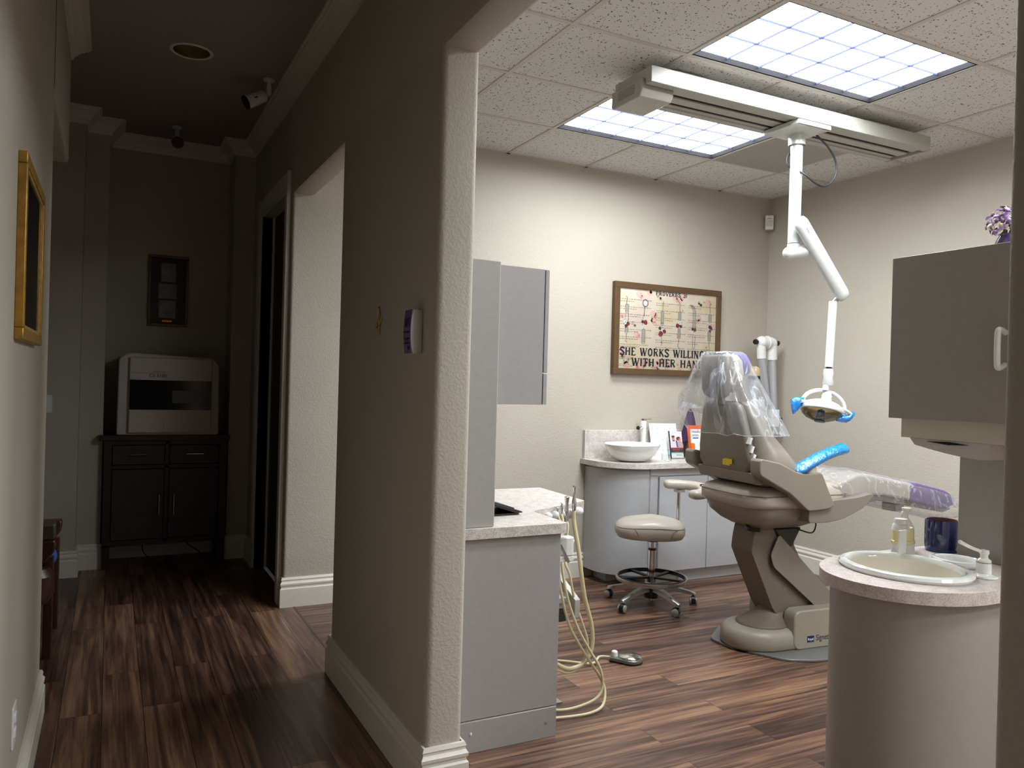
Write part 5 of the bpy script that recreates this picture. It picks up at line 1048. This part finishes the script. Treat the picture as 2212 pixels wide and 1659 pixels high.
# ------------------------------------------------------------------ operator stool
SX, SY = 3.165, 4.115
t = thing('operator_stool', 'beige saddle stool with a foot ring and curved arm pad, before the pale cabinet', 'stool', (SX, SY, 0))
b = B()
def seat_ring(k, z): return [(SX+x*k, SY+y*k, z+0.018*(1-abs(x)/0.23)*(1 if z > .5 else 0)) for x, y in [( -0.02+0.225*math.copysign(abs(math.cos(a))**0.75, math.cos(a)), 0.19*math.copysign(abs(math.sin(a))**0.8, math.sin(a))) for a in [2*PI*q/36 for q in range(36)]]]
rot = Matrix.Translation((SX, SY, 0)) @ Matrix.Rotation(R(-32), 4, 'Z') @ Matrix.Translation((-SX, -SY, 0))
b.loft([seat_ring(k, z) for k, z in ((0.80, 0.440), (0.93, 0.446), (1.0, 0.47), (1.01, 0.50), (0.97, 0.525), (0.86, 0.545), (0.6, 0.556), (0.25, 0.560), (0.03, 0.561))])
bmesh.ops.transform(b.bm, matrix=rot, verts=b.bm.verts[:]); b.build('seat', VINYL, t, world=True, angle=60)
b = B(); pts = [rot @ Vector(p) for p in seat_ring(0.985, 0.512)]; b.tube(pts[::2], 0.0022, 6, 3, closed=True)
for sgn in (-1, 1): b.tube([rot @ Vector(p) for p in ((SX-0.21+0.02, SY-0.10*1, 0.50), (SX-0.13, SY-0.175, 0.515), (SX-0.10, SY-0.186, 0.47))] if sgn < 0 else [rot @ Vector(p) for p in ((SX+0.18, SY-0.10, 0.50), (SX+0.12, SY-0.175, 0.515), (SX+0.10, SY-0.186, 0.47))], 0.002, 6)
b.build('piping', SEAM, t, world=True)
b = B(); b.lathe([(0.001, 0.415), (0.045, 0.415), (0.055, 0.43), (0.09, 0.44), (0.001, 0.441)], c=(SX, SY, 0), seg=24); b.build('seat_plate', BLACK, t, world=True)
b = B(); b.cyl((SX, SY, 0.42), (SX, SY, 0.33), 0.013, 20); b.cyl((SX, SY, 0.355), (SX, SY, 0.15), 0.0235, 24); b.cyl((SX, SY, 0.14), (SX, SY, 0.03), 0.02, 20); b.build('gas_column', CHROME, t, world=True)
b = B(); b.cyl((SX, SY, 0.358), (SX, SY, 0.368), 0.026, 24); b.cyl((SX, SY, 0.15), (SX, SY, 0.185), 0.027, 24); b.lathe([(0.001, 0.045), (0.045, 0.05), (0.05, 0.11), (0.03, 0.125)], c=(SX, SY, 0), seg=24); b.build('column_collar', BLACK, t, world=True)
b = B(); RR = 0.228; b.lathe([(RR-0.012, 0.165), (RR, 0.162), (RR+0.006, 0.172), (RR+0.004, 0.188), (RR-0.008, 0.186)], c=(SX, SY, 0), seg=56, caps=False); ring = b.build('foot_ring', ALU, t, world=True, angle=60)
b = B(); b.lathe([(RR-0.012, 0.165), (RR-0.010, 0.190), (RR-0.016, 0.190), (RR-0.016, 0.165), (RR-0.012, 0.165)], c=(SX, SY, 0), seg=56, caps=False); b.build('ring_liner', BLACK, t, world=True, angle=60)
for k in range(5):
    a = R(72*k+20); dr_ = Vector((math.cos(a), math.sin(a), 0)); b = B(); b.obox(Vector((SX, SY, 0.178))+dr_*0.12, dr_, (-dr_.y, dr_.x, 0), 0.095, 0.013, 0.006); b.build('ring_spoke', BLACK, t, world=True)
for k in range(5):
    a = R(-92+72*k); dr_ = Vector((math.cos(a), math.sin(a), 0)); n_ = Vector((-dr_.y, dr_.x, 0)); c = Vector((SX, SY, 0))
    b = B(); prof = ((0.02, 0.125, 0.095, 0.022), (0.08, 0.128, 0.096, 0.022), (0.16, 0.116, 0.090, 0.020), (0.24, 0.094, 0.072, 0.017), (0.29, 0.080, 0.062, 0.015), (0.30, 0.076, 0.062, 0.010))
    b.loft([[c+dr_*r_+n_*w+Vector((0, 0, z)) for w, z in ((-hw, z0), (hw, z0), (hw*0.9, z1), (hw*0.4, z1+0.004), (-hw*0.4, z1+0.004), (-hw*0.9, z1))] for r_, z1, z0, hw in prof]); b.build('leg', ALU, t, world=True, angle=50)
    q = c+dr_*0.285; ax = (Matrix.Rotation(R(35+40*k), 3, 'Z') @ n_).normalized(); tr_ = Vector((-ax.y, ax.x, 0)); wc = q+tr_*0.012+Vector((0, 0, 0.026))
    b = B(); b.cyl(q+Vector((0, 0, 0.045)), q+Vector((0, 0, 0.066)), 0.008, 12); b.tube([wc-ax*0.014+Vector((0, 0, 0.004)), wc+ax*0.014+Vector((0, 0, 0.004))], 0.0265, 20, 0); w = b.build('caster_hood', BLACK, t, world=True, angle=50)
    b = B()
    for s2 in (-1, 1): b.tube([wc+ax*s2*0.012, wc+ax*s2*0.022, wc+ax*s2*0.026], lambda kk: 0.0245 if kk < .8 else 0.018, 20, 0)
    b.build('caster_wheel', mat('clear_wheel', srgb(150, 150, 142), 0.08, coat=0.8), w, world=True, angle=50)
b = B(); b.tube([(SX+0.03, SY-0.01, 0.432), (SX+0.20, SY+0.03, 0.432), (3.405, 4.155, 0.44), (3.408, 4.16, 0.50), (3.408, 4.16, 0.72)], 0.0125, 16, 6); b.build('arm_post', CHROME, t, world=True)
b = B(); b.obox((3.408, 4.155, 0.727), (1, 0, 0), (0, 1, 0), 0.03, 0.022, 0.008); b.build('arm_bracket', ALU, t, world=True)
pad = [(3.325, 4.215, 0.768), (3.40, 4.175, 0.768), (3.46, 4.11, 0.766), (3.475, 4.01, 0.762), (3.42, 3.905, 0.756), (3.33, 3.85, 0.750), (3.25, 3.85, 0.748)]
P = smooth_path(pad, 6); rings = []
for i, p in enumerate(P):
    d_ = (P[min(i+1, len(P)-1)]-P[max(i-1, 0)]); d_.z = 0; d_.normalize(); n_ = Vector((-d_.y, d_.x, 0)); e = min(i, len(P)-1-i); q = (0.45, 0.82, 0.96, 1.0)[min(e, 3)]
    rings.append([p+n_*(0.048*q*math.copysign(abs(math.cos(a))**0.7, math.cos(a)))+Vector((0, 0, 0.030*q*math.copysign(abs(math.sin(a))**0.7, math.sin(a)))) for a in [2*PI*k/20 for k in range(20)]])
b = B(); b.loft(rings); b.build('arm_pad', VINYL, t, world=True, angle=70)

# ------------------------------------------------------------------ dental chair (local x towards the feet, y to the far side)
CHO, CHR = (3.29, 3.25, 0), R(-4.7)
t = thing('dental_chair', 'taupe reclining dental chair facing away, on a khaki pedestal base', 'dental chair', CHO, CHR)
def sec(pts, y0, y1, name, m_, bev=0.012, seg=3, r=0.0, par=None, ang=40):
    b = B(); b.prism(rpoly(pts, r) if r else pts, y0, y1, axis='y'); return b.build(name, m_, par or t, bevel=bev, seg=seg, angle=ang)
# floor plate and base
b = B(); b.prism(rpoly([(-0.262, 0.14), (-0.245, -0.03), (-0.09, -0.285), (0.07, -0.345), (1.0, -0.345), (1.0, 0.32), (-0.06, 0.32)], 0.05), 0.001, 0.014); b.build('floor_plate', mat('grey_floor_plate', srgb(112, 112, 112), 0.35, metal=0.2), t, bevel=0.003)
def stad(z, inset): return [(-0.05+(0.205-inset)*math.cos(R(a)), (0.185-inset)*math.sin(R(a)), z) for a in range(90, 271, 10)]+[(0.75, -(0.185-inset), z), (0.75, 0.185-inset, z)]
b = B(); b.loft([stad(0.012, 0.012), stad(0.026, 0.0), stad(0.085, 0.002), stad(0.108, 0.014), stad(0.120, 0.036), stad(0.124, 0.07), stad(0.126, 0.11)]); b.build('base_nose', BASEM, t, angle=60)
b = B(); b.loft([stad(0.002, 0.016), stad(0.018, 0.010)]); b.build('base_skirt', BLACK, t)
b = B(); b.prism(rpoly([(0.045, 0.012), (0.80, 0.012), (0.80, 0.225), (0.045, 0.225)], 0.05, 6), -0.190, -0.100, axis='y'); b.build('side_housing', BASEM, t, bevel=0.008, angle=45)
b = B(); b.prism(rpoly([(0.045, 0.012), (0.80, 0.012), (0.80, 0.225), (0.045, 0.225)], 0.05, 6), 0.130, 0.185, axis='y'); b.build('side_housing', BASEM, t, bevel=0.008, angle=45)
b = B(); b.box(0.15, 0.78, -0.10, 0.13, 0.10, 0.20); b.build('inner_well', VOID, t, smooth=False)
TS = Matrix(((1, 0, 0, 0), (0, 0, 1, -0.1905), (0, 1, 0, 0), (0, 0, 0, 1)))
b = B(); b.text('Signet', 0.046, TS @ Matrix.Translation((0.196, 0.055, 0)), 0.0004, 'LEFT', 0.8); b.build('lettering', INKN, t, smooth=False)
b = B(); b.box(0.135, 0.182, -0.1915, -0.189, 0.050, 0.084); bd = b.build('maker_badge', mat('badge_navy', srgb(26, 32, 84), 0.3), t, smooth=False)
b = B(); b.text('Royal', 0.020, Matrix(((1, 0, 0, 0.158), (0, 0, 1, -0.1918), (0, 1, 0, 0.060), (0, 0, 0, 1))), 0.0003, 'CENTER', 0.9); b.build('badge_lettering', PAPER, bd, smooth=False)
b = B(); b.lathe([(0.004, 0), (0.003, 0.003), (0.0005, 0.004)], seg=10, M=Matrix(((1, 0, 0, 0.078), (0, 0, -1, -0.19), (0, 1, 0, 0.052), (0, 0, 0, 1)))); b.build('screw', CHROME, t)
# rubber boot
b = B(); rings = []
rb = random.Random(3)
for z, cx, rx, ry in ((0.122, -0.02, 0.150, 0.135), (0.132, -0.02, 0.150, 0.135), (0.136, -0.015, 0.138, 0.124), (0.150, 0.0, 0.125, 0.112), (0.170, 0.02, 0.10, 0.090), (0.21, 0.055, 0.082, 0.074), (0.25, 0.085, 0.062, 0.062), (0.283, 0.11, 0.042, 0.055), (0.287, 0.115, 0.02, 0.03)):
    rings.append([(cx+rx*(1+rb.uniform(-.05, .05)*(z > .14))*math.cos(2*PI*k/28), ry*(1+rb.uniform(-.05, .05)*(z > .14))*math.sin(2*PI*k/28)-0.01, z) for k in range(28)])
b.loft(rings); b.build('rubber_boot', BOOT, t, angle=80)
# parallel lift arm and side plates
sec([(-0.165, 0.60), (-0.172, 0.535), (-0.155, 0.50), (-0.02, 0.22), (0.02, 0.17), (0.34, 0.17), (0.30, 0.26), (0.12, 0.56), (0.12, 0.67), (-0.15, 0.67)], -0.088, 0.088, 'lift_arm', BOOT, 0.014, 3, 0.012)
for y0 in (-0.118, 0.112): sec([(-0.012, 0.632), (-0.066, 0.522), (-0.044, 0.455), (0.268, 0.208), (0.42, 0.208), (0.36, 0.29)], y0, y0+0.006, 'side_plate', SHELL, 0.001, 1, 0.02)
sec([(-0.03, 0.66), (0.16, 0.66), (0.10, 0.56), (0.04, 0.54)], -0.10, 0.10, 'pivot_block', BLACK, 0.01)
# seat underbody, seat cushion
def rr_ring(z, x0, x1, hy, r): return [(p[0], p[1], z) for p in rrect((x0+x1)/2, 0, (x1-x0)/2, hy, r, 6)]
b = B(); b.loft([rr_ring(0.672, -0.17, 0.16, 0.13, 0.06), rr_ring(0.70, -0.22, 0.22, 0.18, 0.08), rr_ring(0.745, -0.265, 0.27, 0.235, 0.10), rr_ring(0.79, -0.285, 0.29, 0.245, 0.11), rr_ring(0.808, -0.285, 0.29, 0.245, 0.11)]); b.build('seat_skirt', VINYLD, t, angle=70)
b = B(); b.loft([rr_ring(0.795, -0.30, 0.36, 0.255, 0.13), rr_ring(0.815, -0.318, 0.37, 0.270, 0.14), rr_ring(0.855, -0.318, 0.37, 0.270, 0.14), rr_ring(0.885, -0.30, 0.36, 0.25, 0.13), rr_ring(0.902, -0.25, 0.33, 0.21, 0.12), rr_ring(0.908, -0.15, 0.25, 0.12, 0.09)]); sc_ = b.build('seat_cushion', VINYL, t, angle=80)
b = B(); b.tube(rr_ring(0.862, -0.319, 0.371, 0.271, 0.14)[::2], 0.0025, 6, 2, closed=True); b.build('piping', SEAM, sc_)
b = B(); b.tube([(-0.18, -0.05, 0.675), (-0.20, -0.10, 0.668), (-0.17, -0.15, 0.668)], 0.012, 10); b.build('seat_lever', BLACK, t)
b = B(); b.tube([(0.10, -0.12, 0.66), (0.17, -0.16, 0.64), (0.22, -0.14, 0.67), (0.25, -0.10, 0.70)], 0.004, 8); b.build('cable', BLACK, t)
# knee and leg rest
LEG = [(0.26, 0.905), (0.42, 0.968), (0.50, 0.966), (0.62, 0.945), (0.86, 0.900), (1.10, 0.845), (1.165, 0.812), (1.172, 0.775), (1.10, 0.752), (0.86, 0.800), (0.60, 0.845), (0.40, 0.84), (0.28, 0.84)]
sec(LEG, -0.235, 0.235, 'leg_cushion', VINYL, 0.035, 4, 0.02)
sec([(0.28, 0.84), (0.46, 0.835), (0.62, 0.842), (0.90, 0.79), (1.13, 0.745), (1.19, 0.752), (1.19, 0.738), (1.13, 0.722), (0.90, 0.762), (0.60, 0.81), (0.40, 0.77), (0.28, 0.77)], -0.20, 0.20, 'leg_shell', mat('grey_leg_shell', srgb(160, 158, 152), 0.4), 0.008, 2, 0.01)
b = B(); b.box(0.86, 0.93, -0.10, 0.0, 0.722, 0.765); b.build('leg_bracket', ALU, t, bevel=0.004)
o = B(); o.prism(rpoly([(0.815, 0.905), (0.87, 0.908), (1.10, 0.858), (1.172, 0.822), (1.182, 0.772), (1.10, 0.745), (0.86, 0.790), (0.815, 0.800)], 0.02), -0.243, 0.243, axis='y'); o = o.build('toe_cover', mat('purple_toe_vinyl', srgb(104, 84, 130), 0.35, noise=0.15, nscale=12), t, bevel=0.03, seg=3, angle=50); o['label'] = 'purple foot cover'
sec([(0.02, 0.722), (0.16, 0.722), (0.26, 0.738), (0.40, 0.790), (0.475, 0.855), (0.455, 0.868), (0.36, 0.85), (0.20, 0.84), (0.02, 0.80)], -0.30, 0.30, 'seat_pan', SHELL, 0.012, 3, 0.02)
# backrest shell and contoured cushion
def bring(z, sf, sr, hw, r, dz=0.0): return [(p[0], p[1], z+dz*(p[0]-sr)) for p in rrect((sf+sr)/2, 0, abs(sf-sr)/2, hw, min(r, abs(sf-sr)/2*0.95, hw*0.9), 6)]
b = B(); b.loft([bring(0.975, -0.262, -0.292, 0.15, 0.02), bring(0.985, -0.258, -0.302, 0.19, 0.03), bring(1.02, -0.262, -0.312, 0.222, 0.03), bring(1.10, -0.268, -0.322, 0.215, 0.03), bring(1.20, -0.28, -0.33, 0.195, 0.03), bring(1.30, -0.292, -0.338, 0.170, 0.03), bring(1.335, -0.298, -0.338, 0.15, 0.03), bring(1.348, -0.305, -0.332, 0.12, 0.015)]); sh_ = b.build('backrest_shell', SHELL, t, angle=70)
b = B(); b.loft([bring(0.905, -0.10, -0.20, 0.20, 0.05), bring(0.93, -0.035, -0.245, 0.275, 0.09), bring(0.975, -0.010, -0.262, 0.310, 0.11), bring(1.03, -0.025, -0.268, 0.315, 0.11), bring(1.10, -0.080, -0.272, 0.285, 0.09), bring(1.18, -0.15, -0.28, 0.245, 0.065), bring(1.26, -0.195, -0.29, 0.205, 0.05), bring(1.33, -0.235, -0.30, 0.170, 0.035), bring(1.352, -0.26, -0.30, 0.14, 0.02)]); b.build('backrest_cushion', VINYLD, t, angle=80)
b = B(); b.box(-0.3245, -0.3215, -0.075, -0.015, 1.008, 1.040); b.obox((-0.322, -0.06, 1.03), (1, 0, 0), (0, 1, 0), 0.002, 0.03, 0.014); lb = b.build('warning_label', YELLOW, sh_, smooth=False)
b = B(); b.loft([bring(1.335, -0.325, -0.355, 0.035, 0.008), bring(1.42, -0.345, -0.375, 0.035, 0.008)]); b.build('headrest_stem', SHELL, t)
# headrest
b = B(); b.loft([bring(1.368, -0.350, -0.372, 0.06, 0.01), bring(1.385, -0.345, -0.386, 0.095, 0.03), bring(1.42, -0.342, -0.395, 0.110, 0.03), bring(1.52, -0.340, -0.402, 0.112, 0.03), bring(1.585, -0.340, -0.402, 0.110, 0.03), bring(1.602, -0.345, -0.392, 0.095, 0.02)]); b.build('headrest_shell', SHELL, t, angle=70)
b = B(); b.loft([bring(1.40, -0.30, -0.345, 0.085, 0.02), bring(1.42, -0.275, -0.35, 0.115, 0.05), bring(1.50, -0.262, -0.35, 0.122, 0.05), bring(1.57, -0.275, -0.35, 0.118, 0.05), bring(1.602, -0.30, -0.35, 0.10, 0.03)]); b.build('headrest_cushion', VINYL, t, angle=80)
b = B(); b.loft([bring(1.49, -0.225, -0.300, 0.075, 0.05), bring(1.51, -0.205, -0.30, 0.105, 0.07), bring(1.57, -0.215, -0.31, 0.115, 0.07), bring(1.60, -0.235, -0.33, 0.105, 0.06), bring(1.613, -0.27, -0.35, 0.09, 0.05)]); o = b.build('head_pillow', PURP, t, angle=80); o['label'] = 'purple head pillow under the clear cover'
# crossbar and arm links
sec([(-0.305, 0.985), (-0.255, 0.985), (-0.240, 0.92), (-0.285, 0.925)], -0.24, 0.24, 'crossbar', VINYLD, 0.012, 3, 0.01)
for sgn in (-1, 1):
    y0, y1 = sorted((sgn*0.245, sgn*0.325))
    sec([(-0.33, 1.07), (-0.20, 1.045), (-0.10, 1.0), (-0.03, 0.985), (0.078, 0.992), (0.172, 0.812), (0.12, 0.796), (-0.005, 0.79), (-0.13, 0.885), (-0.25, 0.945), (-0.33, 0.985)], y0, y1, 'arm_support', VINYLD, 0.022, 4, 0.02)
    b = B(); b.lathe([(0.001, 0.985), (0.035, 0.985), (0.034, 1.01), (0.03, 1.02), (0.001, 1.021)], c=(0.03, sgn*0.285, 0), seg=24); b.build('armrest_post', VINYL, t)
    pth = smooth_path([(-0.045, 0, 1.004), (0.02, 0, 1.032), (0.10, 0, 1.066), (0.19, 0, 1.095), (0.255, 0, 1.108)], 5); rings = []
    for i, p in enumerate(pth):
        q = (0.5, 0.85, 1)[min(2, i, len(pth)-1-i)]; rings.append([(p.x, sgn*0.285+0.036*q*math.copysign(abs(math.cos(a))**0.7, math.cos(a)), p.z+0.019*q*math.copysign(abs(math.sin(a))**0.7, math.sin(a))) for a in [2*PI*k/16 for k in range(16)]])
    b = B(); b.loft(rings); b.build('armrest', VINYL, t, angle=70)
CM = Matrix.Translation(CHO) @ Matrix.Rotation(CHR, 4, 'Z')
def cpts(L): return [CM @ Vector(p) for p in L]
for sgn, lab in ((-1, 'bright blue film sleeve on the near armrest of the chair'),):
    rings = []; rq = random.Random(21)
    for p, q in (((-0.075, 0.992), 0.6), ((-0.05, 1.004), 1.1), ((0.02, 1.036), 1.15), ((0.10, 1.069), 1.15), ((0.19, 1.098), 1.12), ((0.255, 1.112), 1.1), ((0.272, 1.105), 0.75)):
        rings.append(cpts([(p[0]+rq.uniform(-.004, .004), sgn*0.285+0.040*q*math.cos(2*PI*k/18)*(1+rq.uniform(-.08, .08)), p[1]+0.026*q*math.sin(2*PI*k/18)*(1+rq.uniform(-.1, .1))) for k in range(18)]))
    b = B(); b.loft(rings, caps=False); tagp(b.build('armrest_sleeve', BLUEF, angle=80), lab, 'barrier film')
# clear bag over the headrest
rq = random.Random(17); rings = []; NB = 72
spec = ((1.618, -0.335, 0.0, 0.03, 0.05, 0), (1.617, -0.33, 0.0, 0.085, 0.115, .0), (1.600, -0.325, 0.0, 0.10, 0.130, .2), (1.54, -0.32, 0.01, 0.125, 0.165, .5), (1.46, -0.305, 0.02, 0.155, 0.205, .8), (1.38, -0.29, 0.02, 0.18, 0.245, 1), (1.30, -0.265, 0.02, 0.20, 0.275, 1), (1.23, -0.235, 0.02, 0.215, 0.295, 1), (1.18, -0.215, 0.02, 0.220, 0.305, 1))
folds = [(rq.uniform(0, 2*PI), rq.randint(9, 23), rq.uniform(.3, 1)) for _ in range(4)]
for z, cx, cy, rx, ry, f in spec:
    ring_ = []
    for k in range(NB):
        a = 2*PI*k/NB; w = sum(am*math.sin(n_*a+ph) for ph, n_, am in folds)*0.0055*f
        hang = 0.105*max(0, math.sin(a-R(8)))**4*(f if z < 1.45 else 0)        # far side flares out and stays higher
        x = cx+(rx+w)*math.copysign(abs(math.cos(a))**0.8, math.cos(a)); y = cy+(ry+w+hang)*math.copysign(abs(math.sin(a))**0.8, math.sin(a))
        zz_ = z+(0.10*max(0, math.sin(a-R(8)))**4 if z < 1.25 else 0)+w*0.6
        ring_.append(CM @ Vector((x, y, zz_)))
    rings.append(ring_)
b = B(); b.loft(rings, caps=False); b.face([v for v in list(b.bm.verts)[:NB]][::-1])
bag = b.build('headrest_bag', CLEARP, angle=180); tagp(bag, 'clear crinkled plastic bag draped over the headrest and chair back', 'plastic cover')
b = B(); b.tube([tuple(p) for p in rings[-1][::2]], 0.0022, 6, 2, closed=True); hm = b.build('hem', CLEARP, bag, angle=180); hm.location = -bag.location; hm['label'] = 'rolled clear hem'
b = B()
fl = [[(-0.412, 0.00, 1.50), (-0.404, -0.10, 1.56)], [(-0.425, -0.01, 1.44), (-0.42, -0.105, 1.46)], [(-0.44, -0.005, 1.39), (-0.425, -0.09, 1.39)], [(-0.435, 0.01, 1.335), (-0.43, -0.045, 1.335)]]
b.loft([[CM @ (Vector(a).lerp(Vector(c), u)+Vector((0.006*math.sin(u*14+i), 0, 0))) for u in [k/8 for k in range(9)]]+[CM @ (Vector(a).lerp(Vector(c), 1-u)+Vector((0.004+0.006*math.sin((1-u)*14+i), 0, 0))) for u in [k/8 for k in range(9)]] for i, (a, c) in enumerate(fl)]); q_ = b.build('loose_flap', CLEARP, bag, angle=180)
q_.location = -bag.location
# white connector clips down the near back edge
b = B()
for k, (s_, z_) in enumerate(((-0.302, 1.150), (-0.288, 1.105), (-0.276, 1.062))): b.obox((s_-0.008, -0.212, z_), (1, 0, -0.4), (0, 1, 0), 0.006, 0.014, 0.019)
b.build('back_clips', WHITE, t, bevel=0.002)
# clear sleeve over the leg rest
rings = []; rq = random.Random(8); folds = [(rq.uniform(0, 2*PI), rq.randint(5, 13), rq.uniform(.3, 1)) for _ in range(4)]
for x, zc, hz, hw in ((0.28, 0.875, 0.055, 0.255), (0.36, 0.895, 0.085, 0.262), (0.46, 0.895, 0.092, 0.262), (0.60, 0.875, 0.090, 0.262), (0.75, 0.845, 0.092, 0.262), (0.90, 0.815, 0.098, 0.262), (1.05, 0.785, 0.100, 0.260), (1.16, 0.765, 0.085, 0.258), (1.23, 0.735, 0.050, 0.25), (1.27, 0.71, 0.028, 0.235)):
    ring_ = []
    for k in range(48):
        a = 2*PI*k/48; w = sum(am*math.sin(n_*a+ph+x*13) for ph, n_, am in folds)*0.004
        ring_.append(CM @ Vector((x+rq.uniform(-.006, .006), (hw+w)*math.copysign(abs(math.cos(a))**0.45, math.cos(a)), zc+(hz+w)*math.copysign(abs(math.sin(a))**0.55, math.sin(a)))))
    rings.append(ring_)
b = B(); b.loft(rings, caps=False); tagp(b.build('legrest_sleeve', CLEARL, angle=180), 'clear crinkled plastic sleeve over the leg rest of the chair', 'plastic cover')
